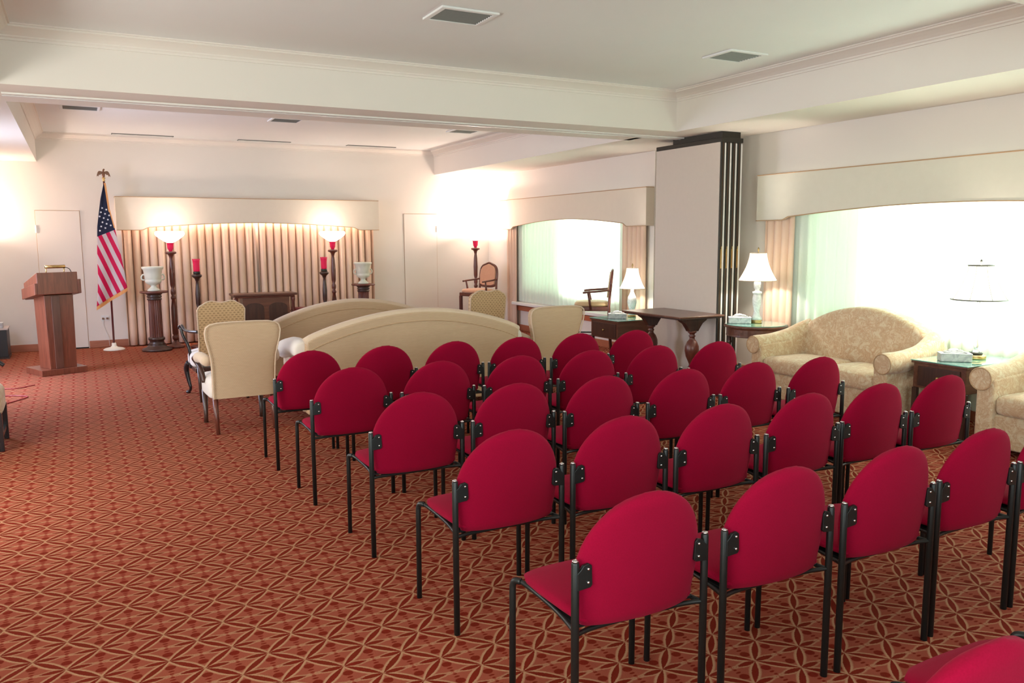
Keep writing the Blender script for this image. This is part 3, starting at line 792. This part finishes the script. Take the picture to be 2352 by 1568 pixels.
tissue_box('grey marbled tissue box on the table between the floral loveseats', (6.17, 4.03, .601), -.75)
tissue_box('tissue box on the round side table under the big white lamp', (6.19, 6.47, .688), -.7)
tissue_box('flat tissue box on the far end table beside the tall armchair', (6.13, 8.62, .561), -.6)

# ------------------------------------------------------------------ table lamps
def shade(bm, prof, seg=40, scallop=0, ns=8):
    rings = []
    for r, h in prof:
        rings.append([(r * (1 + scallop * math.cos(ns * 2 * PI * i / seg)) * math.cos(2 * PI * i / seg), r * (1 + scallop * math.cos(ns * 2 * PI * i / seg)) * math.sin(2 * PI * i / seg), h) for i in range(seg)])
    return loft(bm, rings, False)
def lamp_light(loc, power, color, r=.04):
    d = bpy.data.lights.new('lamp_bulb_light', 'POINT'); d.energy = power; d.color = color; d.shadow_soft_size = r
    o = bpy.data.objects.new('lamp_bulb_light', d); COL.objects.link(o); o.location = loc; return o
WARM = (1.0, .90, .78)
PINK = (1.0, .77, .67)
def bell_lamp(label, loc, zs, h, r0, r1, base_prof, base_mat, power, foot=None, bodycol=None):
    """zs: shade bottom; h: shade height; r0 bottom radius, r1 top radius"""
    t = thing('table_lamp', label, 'lamp', loc)
    prof = [(r0 + (r1 - r0) * (1 - (1 - k) ** 1.7), zs + h * k) for k in [i / 10 for i in range(11)]]
    bm = B(); shade(bm, prof, 48, .012); sh = obj('lamp_shade', bm, M_SHADE, t, smooth=True)
    md = sh.modifiers.new('thick', 'SOLIDIFY'); md.thickness = .002
    for r, z in ((r0, zs), (r1, zs + h)):
        bm = B(); tube(bm, [(r * math.cos(a * PI / 24), r * math.sin(a * PI / 24), z) for a in range(49)], .0035, 6, False); obj('shade_trim', bm, M_CREAM, sh)
    for k in range(8):
        a = k * PI / 4 + .1
        bm = B(); tube(bm, [((r * 1.012 + .002) * math.cos(a), (r * 1.012 + .002) * math.sin(a), z) for r, z in prof], .0018, 5); obj('shade_rib', bm, M_CREAM, sh)
    bm = B(); lathe(bm, base_prof, seg=24); obj('base', bm, base_mat, t, smooth=True)
    if foot:
        bm = B(); lathe(bm, foot, seg=24); obj('foot', bm, M_BRASS, t, smooth=True)
    top = base_prof[-1][1]
    bm = B(); lathe(bm, [(.006, top - .01), (.006, zs + h + .01), (.004, zs + h + .015), (.011, zs + h + .03), (.009, zs + h + .045), (.003, zs + h + .06)]); obj('finial', bm, M_BRASS, t, smooth=True)
    bm = B(); lathe(bm, [(.012, zs + h * .25), (.028, zs + h * .40), (.030, zs + h * .5), (.018, zs + h * .62)]); obj('bulb', bm, M_BULB, t, smooth=True)
    lamp_light((loc[0], loc[1], loc[2] + zs + h * .45 + .0), power, WARM, .035)
    return t
WHITEBASE = marbled('white alabaster', (.86, .86, .84), (.66, .66, .64), .3)
bell_lamp('lit table lamp with white bell shade and white urn base on the round table', (6.36, 6.40, .687), .455, .29, .195, .085,
          [(.055, .035), (.052, .06), (.036, .09), (.030, .13), (.034, .16), (.044, .20), (.046, .26), (.040, .30), (.034, .305), (.048, .315), (.048, .335), (.026, .345), (.022, .36), (.034, .38), (.038, .42), (.030, .46)], WHITEBASE, 110,
          [(.058, 0), (.058, .012), (.050, .016), (.058, .022), (.056, .036)])
bell_lamp('smaller lit white table lamp on the far end table', (6.42, 8.70, .561), .375, .27, .165, .075,
          [(.05, .03), (.046, .05), (.030, .08), (.05, .14), (.062, .20), (.055, .26), (.03, .31), (.02, .34), (.022, .38)], WHITEBASE, 90,
          [(.055, 0), (.055, .02), (.045, .03)])
# crystal lamp in front of the bright sheer, unlit looking
t = thing('table_lamp', 'clear crystal lamp with pale pleated shade in front of the bright sheer curtain', 'lamp', (6.44, 4.03, .601))
prof = [(.205 + (.092 - .205) * (1 - (1 - k) ** 1.5), .485 + .275 * k) for k in [i / 10 for i in range(11)]]
bm = B(); shade(bm, prof, 48, .012); sh = obj('lamp_shade', bm, M_SHADE, t, smooth=True); md = sh.modifiers.new('thick', 'SOLIDIFY'); md.thickness = .002
for k in range(8):
    a = k * PI / 4 + .25
    bm = B(); tube(bm, [((r * 1.012 + .002) * math.cos(a), (r * 1.012 + .002) * math.sin(a), z) for r, z in prof], .002, 5); obj('shade_rib', bm, M_GREY, sh)
for r, z in ((.205, .485), (.092, .76)):
    bm = B(); tube(bm, [(r * math.cos(a * PI / 24), r * math.sin(a * PI / 24), z) for a in range(49)], .006, 6, False); obj('shade_trim', bm, M_GREY, sh)
bm = B(); lathe(bm, [(.078, 0), (.080, .006), (.080, .026), (.074, .032)]); obj('foot', bm, M_BRASS, t, smooth=True)
bm = B(); lathe(bm, [(.050, .032), (.054, .045), (.045, .055)]); obj('foot_ring', bm, M_DARKMETAL, t, smooth=True)
bm = B(); lathe(bm, [(.03, .055), (.012, .08), (.02, .11), (.012, .14), (.018, .22), (.012, .30), (.02, .36), (.010, .42), (.014, .48)]); obj('base', bm, M_CRYSTAL, t, smooth=True)
bm = B(); lathe(bm, [(.004, .48), (.004, .78), (.010, .79), (.010, .80), (.003, .81)]); obj('finial', bm, M_GREY, t, smooth=True)
bm = B(); lathe(bm, [(.012, .55), (.028, .60), (.030, .63), (.018, .67)]); obj('bulb', bm, M_BULB, t, smooth=True)
lamp_light((6.44, 4.03, 1.23), 30, WARM)

# ------------------------------------------------------------------ folding partition
t = thing('folding_partition', 'stack of tall beige folding wall panels with dark edges beneath the beam', 'partition', (6.19, 6.82, 0))
for k in range(4):
    x0 = k * .0775
    p = obj('panel', box(B(), x0 + .002, x0 + .066, .02, 1.12, .02, 2.62), M_VINYL, t, bevel=.002)
    obj('edge_strip', box(B(), x0 + .006, x0 + .050, 0, .02, .02, 2.62), M_DARKMETAL, p, bevel=.003)
    obj('edge_groove', box(B(), x0 + .026, x0 + .030, -.002, .0, .02, 2.62), M_GOLDDARK, p)
    obj('edge_channel', box(B(), x0 + .052, x0 + .074, .004, .02, .02, 2.61), M_ALU, p)
    bm = B(); box(bm, x0 + .020, x0 + .034, -.010, .0, 1.26, 1.47); tube(bm, [(x0 + .027, -.014, 1.45), (x0 + .027, -.014, 1.50)], .004, 6); obj('latch', bm, M_BRASS, p)
obj('top_seal', box(B(), -.002, .310, -.005, 1.12, 2.62, 2.668), M_DARKMETAL, t, bevel=.004)
obj('trolley', box(B(), .03, .29, .02, .85, 2.668, 2.733), M_DARKMETAL, t)

# ------------------------------------------------------------------ tall armchairs
def tall_armchair(label, loc, rz, shape, cush):
    """local faces +y, seat height about .70"""
    t = thing('tall_armchair', label, 'armchair', loc, rz)
    bm = B(); cushion(bm, -.235, .235, -.22, .25, .675, .725, 4, .5); obj('seat', bm, cush, t, smooth=True)
    bm = B(); box(bm, -.23, .23, -.22, .24, .615, .675); obj('seat_frame', bm, M_WOOD, t, bevel=.008)
    # oval back frame
    if shape == 'arched':
        out = [(-.20, .80), (-.215, .95), (-.20, 1.07), (-.15, 1.13), (-.08, 1.155), (0, 1.18), (.08, 1.155), (.15, 1.13), (.20, 1.07), (.215, .95), (.20, .80), (.12, .775), (0, .77), (-.12, .775), (-.20, .80)]
    else:
        out = [(.20 * math.cos(a * PI / 12), .965 + .20 * math.sin(a * PI / 12)) for a in range(25)]
    lean = lambda z: -.22 - .10 * (z - .7)
    bm = B(); tube(bm, smoothpath([(x, lean(z), z) for x, z in out], 3), .020, 8); fr = obj('back_frame', bm, M_WOOD, t, smooth=True)
    bm = B(); pts = out[:-1] if out[0] == out[-1] or shape == 'arched' else out[:-1]
    A = [bm.verts.new((x * .95, lean(z) - .012, .965 + (z - .965) * .95)) for x, z in pts]; C_ = [bm.verts.new((x * .9, lean(z) + .035, .965 + (z - .965) * .9)) for x, z in pts]
    n = len(pts)
    for i in range(n): bm.faces.new((A[i], A[(i + 1) % n], C_[(i + 1) % n], C_[i]))
    bm.faces.new(A); bm.faces.new(C_)
    obj('back_pad', bm, cush, t, bevel=.008)
    for s in (-1, 1):
        bm = B(); tube(bm, [(s * .21, lean(.98), .98), (s * .215, -.22, .66), (s * .21, -.235, .3), (s * .205, -.26, 0)], [.016, .02, .02, .017], 8); obj('leg', bm, M_WOOD, t, smooth=True)
        bm = B(); prism(bm, [(s * .20 - .024, .205), (s * .20 + .024, .205), (s * .20 + .024, .25), (s * .20 - .024, .25)], 'z', 0, .62); obj('leg', bm, M_WOOD, t, bevel=.005)
        bm = B(); tube(bm, smoothpath([(s * .21, lean(.90), .90), (s * .245, -.10, .885), (s * .255, .05, .875), (s * .255, .13, .865)], 4), .015, 8); obj('arm', bm, M_WOOD, t, smooth=True)
        bm = B(); tube(bm, [(s * .252, .06, .868), (s * .245, .04, .76), (s * .235, .02, .63)], [.013, .017, .015], 8); obj('arm_post', bm, M_WOOD, t, smooth=True)
        bm = B(); tube(bm, [(s * .205, -.24, .28), (s * .20, .22, .28)], .010, 8); obj('side_rung', bm, M_BLACK, t)
    bm = B(); tube(bm, [(-.20, .225, .22), (.20, .225, .22)], .013, 8); obj('foot_rest', bm, M_BLACK, t)
    return t
M_TAN = fabric('tan leather', (.62, .42, .22), (.68, .48, .27), 20, .5, 0, .1)
M_PINKTAN = fabric('peach upholstery', (.62, .32, .20), (.68, .38, .24), 30)
tall_armchair('tall wooden armchair with oval back and tan seat in front of the bright far window', (6.24, 9.36, 0), .96, 'oval', M_TAN)
tall_armchair('tall mahogany armchair with peach back in the far right corner', (6.10, 12.72, 0), 1.85, 'arched', M_PINKTAN)

# ------------------------------------------------------------------ altar end: torchieres, pedestals, candle stands
def torchiere(label, loc, hs=1.0, power=60, glowing=M_BOWL):
    t = thing('torchiere_lamp', label, 'lamp', loc)
    bm = B(); lathe(bm, [(.12, 0), (.125, .02), (.115, .035), (.09, .045), (.06, .06), (.035, .09), (.03, .12)], seg=28); obj('base', bm, M_WOOD, t, smooth=True)
    bm = B(); lathe(bm, [(.03, .11), (.045, .14), (.045, .17), (.03, .19), (.04, .21), (.043, .40), (.040, .60), (.024, .72), (.036, .74), (.036, .76), (.022, .78), (.034, .82), (.034, .86), (.022, .89), (.034, .94), (.038, 1.10), (.030, 1.26), (.022, 1.33), (.030, 1.37), (.045, 1.395), (.075, 1.405), (.080, 1.42), (.072, 1.435), (.03, 1.44)], seg=20); obj('pole', bm, M_WOOD, t, smooth=True)
    bm = B(); lathe(bm, [(.022, 1.44), (.030, 1.46), (.042, 1.48), (.046, 1.52), (.048, 1.555), (.058, 1.565)], seg=20); obj('cup', bm, M_REDGLASS, t, smooth=True)
    bm = B(); pr_ = [(.03, 1.562), (.08, 1.585), (.14, 1.625), (.19, 1.665), (.208, 1.695), (.205, 1.72), (.19, 1.735), (.182, 1.73), (.195, 1.70), (.18, 1.672), (.13, 1.635), (.07, 1.60), (.02, 1.585)]
    lathe(bm, pr_, seg=36); obj('bowl_shade', bm, glowing, t, smooth=True)
    lamp_light((loc[0], loc[1], 1.78), power, PINK, .06)
    return t
torchiere('lit bowl torchiere left of the altar table, beside the left urn pedestal', (1.217, 13.08, 0), 1, 5)
torchiere('lit bowl torchiere right of the altar table, beside the right urn pedestal', (3.67, 13.12, 0), 1, 5)
torchiere('torchiere with glowing light in the far right corner', (6.33, 13.30, 0), 1, 42)
torchiere('torchiere lighting the far left corner, out past the lectern', (-1.39, 13.40, 0), 1, 36)
def candle_stand(label, loc):
    t = thing('candle_stand', label, 'candle stand', loc)
    bm = B(); lathe(bm, [(.13, 0), (.135, .02), (.12, .03), (.05, .045), (.03, .08), (.03, .10)], seg=24); obj('base', bm, M_WOOD, t, smooth=True)
    bm = B(); lathe(bm, [(.03, .10), (.04, .13), (.028, .16), (.034, .20), (.036, .42), (.024, .54), (.034, .57), (.022, .60), (.034, .66), (.036, .80), (.026, .92), (.020, .99), (.028, 1.01), (.035, 1.03), (.055, 1.05), (.072, 1.065), (.074, 1.085), (.060, 1.095), (.045, 1.10)], seg=20); obj('pole', bm, M_DARK, t, smooth=True)
    bm = B(); lathe(bm, [(.045, 1.10), (.05, 1.11), (.048, 1.135), (.045, 1.14)], seg=20); obj('holder_cup', bm, M_DARKMETAL, t, smooth=True)
    bm = B(); lathe(bm, [(.042, 1.138), (.046, 1.16), (.046, 1.25), (.052, 1.30), (.058, 1.325), (.053, 1.325), (.048, 1.30), (.042, 1.25), (.042, 1.16)], seg=24); obj('ruby_glass', bm, M_REDGLASS, t, smooth=True)
    return t
candle_stand('turned candle stand with ruby glass left of the altar table', (1.545, 12.92, 0))
candle_stand('turned candle stand with ruby glass right of the altar table', (3.43, 12.80, 0))
def pedestal(label, loc):
    t = thing('fluted_pedestal', label, 'pedestal', loc)
    bm = B(); lathe(bm, [(.20, 0), (.21, .015), (.20, .035), (.15, .05), (.13, .07), (.11, .09), (.12, .10), (.10, .12), (.10, .15), (.115, .16), (.115, .19), (.10, .20)], seg=32); obj('base', bm, M_DARK, t, smooth=True)
    bm = B(); n = 40; rings = []
    for z, r in ((.20, .090), (.24, .088), (.70, .082), (.74, .085)):
        rings.append([(r * (1 + .05 * math.cos(20 * 2 * PI * i / 120)) * math.cos(2 * PI * i / 120), r * (1 + .05 * math.cos(20 * 2 * PI * i / 120)) * math.sin(2 * PI * i / 120), z) for i in range(120)])
    loft(bm, rings); obj('column', bm, M_WOOD, t)
    bm = B(); lathe(bm, [(.085, .74), (.10, .745), (.10, .765), (.085, .77), (.102, .785), (.102, .80), (.09, .81), (.11, .83), (.12, .845)], seg=32); obj('capital', bm, M_DARK, t, smooth=True)
    bm = B(); lathe(bm, [(.185, .845), (.195, .852), (.192, .868), (.18, .875)], seg=36); obj('top_disc', bm, M_WOOD, t, smooth=True)
    return t
def urn(label, loc):
    t = thing('urn', label, 'urn', loc)
    bm = B(); lathe(bm, [(.085, 0), (.088, .012), (.070, .03), (.045, .05), (.035, .07), (.045, .085), (.085, .10), (.108, .125), (.112, .15), (.106, .165), (.112, .175), (.118, .24), (.128, .30), (.148, .325), (.15, .345), (.14, .352), (.125, .345), (.11, .30), (.02, .28)], seg=36); obj('bowl', bm, M_URN, t, smooth=True)
    for s in (-1, 1):
        bm = B(); tube(bm, smoothpath([(s * .112, 0, .16), (s * .145, 0, .165), (s * .155, 0, .20), (s * .135, 0, .235), (s * .112, 0, .23)], 4), .011, 8); obj('handle', bm, M_URN, t, smooth=True)
    return t
pedestal('dark turned column pedestal under the left ivory urn', (.94, 12.87, 0))
pedestal('dark turned column pedestal under the right ivory urn', (4.135, 13.02, 0))
urn('ivory urn on the left pedestal next to the flag', (.94, 12.87, .8755))
urn('ivory urn on the right pedestal at the end of the drapes', (4.135, 13.02, .8755))
# altar table
t = thing('altar_table', 'reddish wooden altar table in front of the peach drapes', 'table', (2.455, 12.70, 0))
obj('tabletop', box(B(), -.47, .47, -.20, .20, .765, .80), M_WOODX, t, bevel=.008)
obj('moulding', box(B(), -.44, .44, -.17, .17, .74, .766), M_WOOD, t, bevel=.008)
obj('cabinet', box(B(), -.33, .36, -.15, .12, .06, .74), M_WOODX, t, bevel=.004)
obj('plinth', box(B(), -.40, .40, -.17, .15, 0, .06), M_WOOD, t, bevel=.006)
for cx in (-.165, .185):
    arch = [(cx - .14, .12), (cx + .14, .12), (cx + .14, .58)] + [(cx + .14 * math.cos(a * PI / 10), .58 + .08 * math.sin(a * PI / 10)) for a in range(1, 10)] + [(cx - .14, .58)]
    bm = B(); prism(bm, arch, 'y', -.158, -.15); obj('arched_panel', bm, M_DARK, t, bevel=.003)
for x in (-.42, .42):
    bm = B(); lathe(bm, [(.028, .06), (.022, .10), (.022, .66), (.03, .70), (.03, .74)], x, -.13, 0, 12); obj('column', bm, M_WOOD, t, smooth=True)
# kneeler right of it
t = thing('kneeling_bench', 'low bench with dark red cushion just right of the altar table', 'bench', (3.10, 12.85, 0))
bm = B(); cushion(bm, -.19, .19, -.13, .13, .50, .535, 5, .3); obj('cushion', bm, plainf('dark red vinyl', (.22, .02, .03), .5), t, smooth=True)
obj('seat_board', box(B(), -.19, .19, -.13, .13, .47, .50), M_WOOD, t, bevel=.004)
for sx in (-.16, .16):
    for sy in (-.10, .10): obj('leg', box(B(), sx - .018, sx + .018, sy - .018, sy + .018, 0, .47), M_WOOD, t)

# ------------------------------------------------------------------ flag
t = thing('flag_stand', 'dark red flagpole with eagle finial on a white round base', 'flagpole', (.385, 13.27, 0))
bm = B(); lathe(bm, [(.145, 0), (.148, .012), (.12, .028), (.05, .045), (.034, .06), (.030, .10), (.026, .105)], seg=32); obj('base', bm, M_FLAGWHITE, t, smooth=True)
bm = B(); tube(bm, [(0, 0, .10), (.012, 0, 2.45)], .0135, 12); obj('pole', bm, M_REDPOLE, t, smooth=True)
bm = B(); lathe(bm, [(.014, 2.45), (.02, 2.46), (.012, 2.475), (.024, 2.495), (.010, 2.515)], .012, 0, 0, 14); fn = obj('finial_ball', bm, M_BRASS, t, smooth=True)
# eagle: body, head and two drooping wings
bm = B(); tube(bm, smoothpath([(.012, 0, 2.505), (.012, 0, 2.54), (.012, -.005, 2.575), (.014, -.012, 2.605), (.022, -.02, 2.618), (.030, -.024, 2.612)], 4), [.010, .014, .018, .020, .021, .021, .020, .019, .017, .015, .013, .012, .012, .012, .013, .013, .012, .010, .007, .005, .002], 10); e = obj('eagle_body', bm, M_GOLDDARK, t, smooth=True)
for s in (-1, 1):
    w = [(.012 + s * .006, 2.585), (.012 + s * .030, 2.595), (.012 + s * .055, 2.598), (.012 + s * .072, 2.580), (.012 + s * .084, 2.545), (.012 + s * .090, 2.512), (.012 + s * .076, 2.530), (.012 + s * .066, 2.518), (.012 + s * .058, 2.545), (.012 + s * .042, 2.540), (.012 + s * .030, 2.555), (.012 + s * .010, 2.55)]
    bm = B(); prism(bm, w, 'y', -.008, .006); obj('wing', bm, M_GOLDDARK, e, bevel=.003)
def flag():
    m, nt, b = mat('flag cloth', (.8, .8, .8), .7)
    uv = nt.nodes.new('ShaderNodeUVMap'); x, y, z = sep(nt, S(nt, uv.outputs[0]))
    st = M(nt, 'LESS_THAN', M(nt, 'FLOORED_MODULO', x, 2.0), 1.0)
    c = mixc(nt, st, (.78, .66, .66), (.72, .0, .085))
    c = mixc(nt, M(nt, 'GREATER_THAN', y, 1.0), c, (.012, .016, .055))
    setcol(nt, b, c)
    tr = nt.nodes.new('ShaderNodeBsdfTranslucent'); nt.links.new(c.k, tr.inputs[0])
    mx = nt.nodes.new('ShaderNodeMixShader'); mx.inputs[0].default_value = .25
    nt.links.new(b.outputs[0], mx.inputs[1]); nt.links.new(tr.outputs[0], mx.inputs[2]); nt.links.new(mx.outputs[0], nt.nodes['Material Output'].inputs[0])
    return m
M_FLAG = flag()
# outline of the hanging cloth (x, z): left edge and right edge from top to bottom
LE = [(.385, 2.40), (.335, 2.20), (.300, 2.00), (.268, 1.80), (.255, 1.60), (.240, 1.35), (.235, 1.10), (.215, .85), (.190, .655)]
RE = [(.410, 2.42), (.425, 2.25), (.440, 2.05), (.470, 1.90), (.500, 1.74), (.530, 1.55), (.560, 1.32), (.590, 1.10), (.605, .915)]
def fold(u, v): return .055 * v * math.sin(u * 2.2 * PI + .6 + v * .8) + .012 * math.sin(u * 9 + v * 7)
def fpt(u, v):
    k = v * (len(LE) - 1); i = min(int(k), len(LE) - 2); f = k - i
    lx, lz = LE[i][0] + (LE[i + 1][0] - LE[i][0]) * f, LE[i][1] + (LE[i + 1][1] - LE[i][1]) * f
    rx, rz = RE[i][0] + (RE[i + 1][0] - RE[i][0]) * f, RE[i][1] + (RE[i + 1][1] - RE[i][1]) * f
    return lx + (rx - lx) * u, lz + (rz - lz) * u
def fpos(x, z, u, v, off=0): return (x, 13.17 - fold(u, v) * .6 - off, z)
bm = B(); uvl = bm.loops.layers.uv.new('UVMap'); NU, NV = 30, 60; V = []; UVC = {}
CA = .385        # stripe lean: dx/dz
for j in range(NV + 1):
    row = []
    for i in range(NU + 1):
        u, v = i / NU, j / NV; x, z = fpt(u, v)
        vt = bm.verts.new(fpos(x, z, u, v)); row.append(vt)
        sx = ((x - .255) + (z - 1.70) * CA) / .060 + 20.0       # stripe index coordinate
        cy = (z - (1.66 + (x - .26) * .42)) * 1.0 + 1.0         # > 1 inside the canton
        UVC[vt] = (sx, cy)
    V.append(row)
for a, b_ in zip(V, V[1:]):
    for i in range(NU):
        f = bm.faces.new((a[i], a[i + 1], b_[i + 1], b_[i])); f.smooth = True
        for l in f.loops: l[uvl].uv = UVC[l.vert]
me = bpy.data.meshes.new('flag'); bm.to_mesh(me); bm.free(); me.materials.append(M_FLAG)
fl = bpy.data.objects.new('flag', me); COL.objects.link(fl)
md = fl.modifiers.new('thick', 'SOLIDIFY'); md.thickness = .003; md.offset = 0
tag(fl, 'draped American flag with stars above red and white stripes, gold fringe', 'flag')
# stars sewn on the canton
bm = B()
def finduv(x, z):
    best = None
    for j in range(0, 61):
        v = j / 60
        for i in range(0, 21):
            u = i / 20; a, c = fpt(u, v); d = (a - x) ** 2 + (c - z) ** 2
            if best is None or d < best[0]: best = (d, u, v)
    return best
for r in range(-2, 13):
    for c in range(-4, 8):
        x = .300 + c * .052 + r * .020; z = 1.745 + r * .060 - c * .022
        if r % 2: x += 0
        d, u, v = finduv(x, z)
        if d > 4e-4 or u < .10 or u > .92 or z < 1.70 + (x - .26) * .42 or z > 2.10: continue
        P = []
        for k in range(10):
            rr = .017 if k % 2 == 0 else .007; a = PI / 2 + k * PI / 5 + .3
            P.append(bm.verts.new(fpos(x + rr * math.cos(a), z + rr * math.sin(a), u, v, .008)))
        c0 = bm.verts.new(fpos(x, z, u, v, .009))
        for k in range(10): bm.faces.new((c0, P[k], P[(k + 1) % 10]))
o = obj('stars', bm, plainf('white embroidery', (.85, .84, .88), .7), fl)
md = o.modifiers.new('thick', 'SOLIDIFY'); md.thickness = .003
M_FRINGE = plainf('gold fringe', (.80, .36, .12), .6)
bm = B()
for i in range(NU):
    (x0, z0), (x1, z1) = fpt(i / NU, 1), fpt((i + 1) / NU, 1)
    a = bm.verts.new(fpos(x0, z0 + .004, i / NU, 1, .004)); b_ = bm.verts.new(fpos(x1, z1 + .004, (i + 1) / NU, 1, .004))
    c = bm.verts.new(fpos(x1 - .004, z1 - .050, (i + 1) / NU, 1, .004)); d = bm.verts.new(fpos(x0 - .004, z0 - .050, i / NU, 1, .004)); bm.faces.new((a, b_, c, d))
for j in range(28):
    v0, v1 = j / 60, (j + 1) / 60
    (x0, z0), (x1, z1) = fpt(1, v0), fpt(1, v1); k = 1 if j < 17 else .5
    a = bm.verts.new(fpos(x0 - .018 * k, z0, 1, v0, .012)); b_ = bm.verts.new(fpos(x0 + .006, z0, 1, v0, .012)); c = bm.verts.new(fpos(x1 + .006, z1, 1, v1, .012)); d = bm.verts.new(fpos(x1 - .018 * k, z1, 1, v1, .012)); bm.faces.new((a, b_, c, d))
o = obj('fringe', bm, M_FRINGE, fl); md = o.modifiers.new('thick', 'SOLIDIFY'); md.thickness = .004

# ------------------------------------------------------------------ lectern
t = thing('lectern', 'tall cherry wood lectern with angled wings and reading lamp', 'lectern', (-.225, 11.10, 0), .38)
# local x to the right along the front face, local y away from the camera
obj('base_plate', box(B(), -.26, .26, .0, .50, 0, .075), M_CHERRY, t, bevel=.006)
bm = B(); prism(bm, [(-.15, .03), (.15, .03), (.17, .30), (-.17, .30)], 'z', .075, .96)
for v in bm.verts:
    if v.co.z > .5: v.co.x *= 1.08
obj('column', bm, M_CHERRY, t, bevel=.004)
obj('front_batten', box(B(), -.09, .0, .018, .034, .078, .95), wood('grey brown veneer', (.095, .036, .024), (.15, .06, .04)), t, bevel=.003)
bm = B(); prism(bm, [(-.02, .975), (.40, .90), (.40, 1.10), (-.02, 1.235)], 'x', -.245, .21); obj('desk_box', bm, M_CHERRY, t, bevel=.006)
bm = B(); prism(bm, [(-.021, .975), (.38, .915), (.38, 1.02), (-.021, 1.145)], 'x', .21, .245); obj('wing', bm, M_CHERRY, t, bevel=.004)
bm = B(); prism(bm, [(-.02, .975), (.40, .905), (.40, 1.03), (-.02, 1.11)], 'x', -.275, -.245); obj('wing', bm, M_CHERRY, t, bevel=.004)
lp = t
bm = B(); tube(bm, [(-.11, .06, 1.20), (-.11, .05, 1.29)], .007, 8); tube(bm, [(.09, .06, 1.20), (.09, .05, 1.29)], .007, 8); l1 = obj('lamp_bracket', bm, M_BRASS, t, smooth=True)
bm = B(); tube(bm, [(-.12, .05, 1.298), (.10, .05, 1.298)], .020, 12); obj('reading_lamp', bm, M_BRASS, t, smooth=True)
bm = B(); tube(bm, smoothpath([(.10, .05, 1.29), (.15, .06, 1.27), (.18, .08, 1.23), (.20, .10, 1.19)], 5), .004, 6); obj('lamp_cord', bm, M_BLACK, t)

# ------------------------------------------------------------------ left edge things
t = thing('low_cabinet', 'low black cabinet at the left edge against the back wall', 'cabinet', (-1.085, 13.20, 0))
obj('body', box(B(), -.155, .155, -.22, .24, .03, .40), plainf('black laminate', (.02, .018, .02), .4), t, bevel=.004)
obj('cabinet_top', box(B(), -.162, .17, -.24, .25, .40, .42), plainf('pale stone top', (.55, .45, .42), .35), t, bevel=.004)
obj('foot_block', box(B(), -.15, .165, -.20, .22, 0, .03), M_DARK, t)
tissue_box('white tissue box on the low black cabinet at the left edge', (-1.10, 13.10, .421), 0, 1.1)
# upholstered chair cut off by the left edge
t = thing('side_chair', 'tapestry chair with square black legs cut off by the left edge', 'chair', (-.86, 7.45, 0))
bm = B(); cushion(bm, -.27, .27, -.26, .26, .27, .46, 6, .2); obj('seat', bm, M_FLORAL, t, smooth=True)
for sx in (-1, 1):
    for sy in (-1, 1):
        bm = B(); prism(bm, [(sx * .245 - .022, sy * .235 - .022), (sx * .245 + .022, sy * .235 - .022), (sx * .245 + .022, sy * .235 + .022), (sx * .245 - .022, sy * .235 + .022)], 'z', 0, .30); obj('leg', bm, M_BLACKWOOD, t, bevel=.003)
    obj('stretcher', box(B(), sx * .245 - .012, sx * .245 + .012, -.22, .22, .09, .12), M_BLACKWOOD, t)
obj('stretcher', box(B(), -.23, .23, -.247, -.223, .09, .12), M_BLACKWOOD, t)
bm = B(); prism(bm, [(-.31, .40), (-.25, .40), (-.27, 1.0), (-.33, 1.0)], 'y', -.25, .25); obj('backrest', bm, M_FLORAL, t, bevel=.02, seg=3)
bm = B(); tube(bm, smoothpath([(-.25, .26, .64), (0, .27, .655), (.20, .26, .64), (.27, .25, .60)], 5), .016, 8); obj('arm', bm, M_BLACKWOOD, t, smooth=True)
bm = B(); tube(bm, smoothpath([(-.25, -.26, .54), (0, -.27, .545), (.22, -.26, .54), (.26, -.25, .52)], 5), .016, 8); obj('arm', bm, M_BLACKWOOD, t, smooth=True)
# cable on the floor
bm = B(); tube(bm, smoothpath([(-1.3, 9.65, .006), (-1.0, 9.78, .006), (-.75, 9.80, .006), (-.56, 9.66, .006), (-.62, 9.50, .006), (-.80, 9.25, .006), (-1.1, 9.10, .006)], 6), .006, 6)
tag(obj('power_cord', bm, M_CORD, smooth=True), 'thin red cord looping on the carpet near the left edge', 'cord')
bm = B(); tube(bm, smoothpath([(-1.2, 10.25, .006), (-.95, 10.35, .006), (-.72, 10.25, .006), (-.60, 10.33, .006), (-.52, 10.42, .006)], 6), .005, 6)
tag(obj('power_cord', bm, M_CORD, smooth=True), 'thin dark red cord on the carpet at the foot of the lectern', 'cord')
# outlet with plug and wires
t = thing('wall_outlet', 'wall outlet with two brown plugs beside the flagpole', 'outlet', (.30, YB, .435))
obj('plate', box(B(), -.055, .055, -.008, 0, -.04, .05), M_TRIMW, t, bevel=.003)
for x in (-.028, .028): obj('plug', box(B(), x - .014, x + .014, -.035, -.008, -.012, .014), M_GOLDDARK, t, bevel=.003)
bm = B(); tube(bm, smoothpath([(-.028, -.03, -.012), (-.035, -.03, -.10), (.0, -.03, -.20), (.03, -.03, -.30), (.04, -.03, -.42)], 5), .003, 6); obj('wire', bm, M_TRIMW, t)
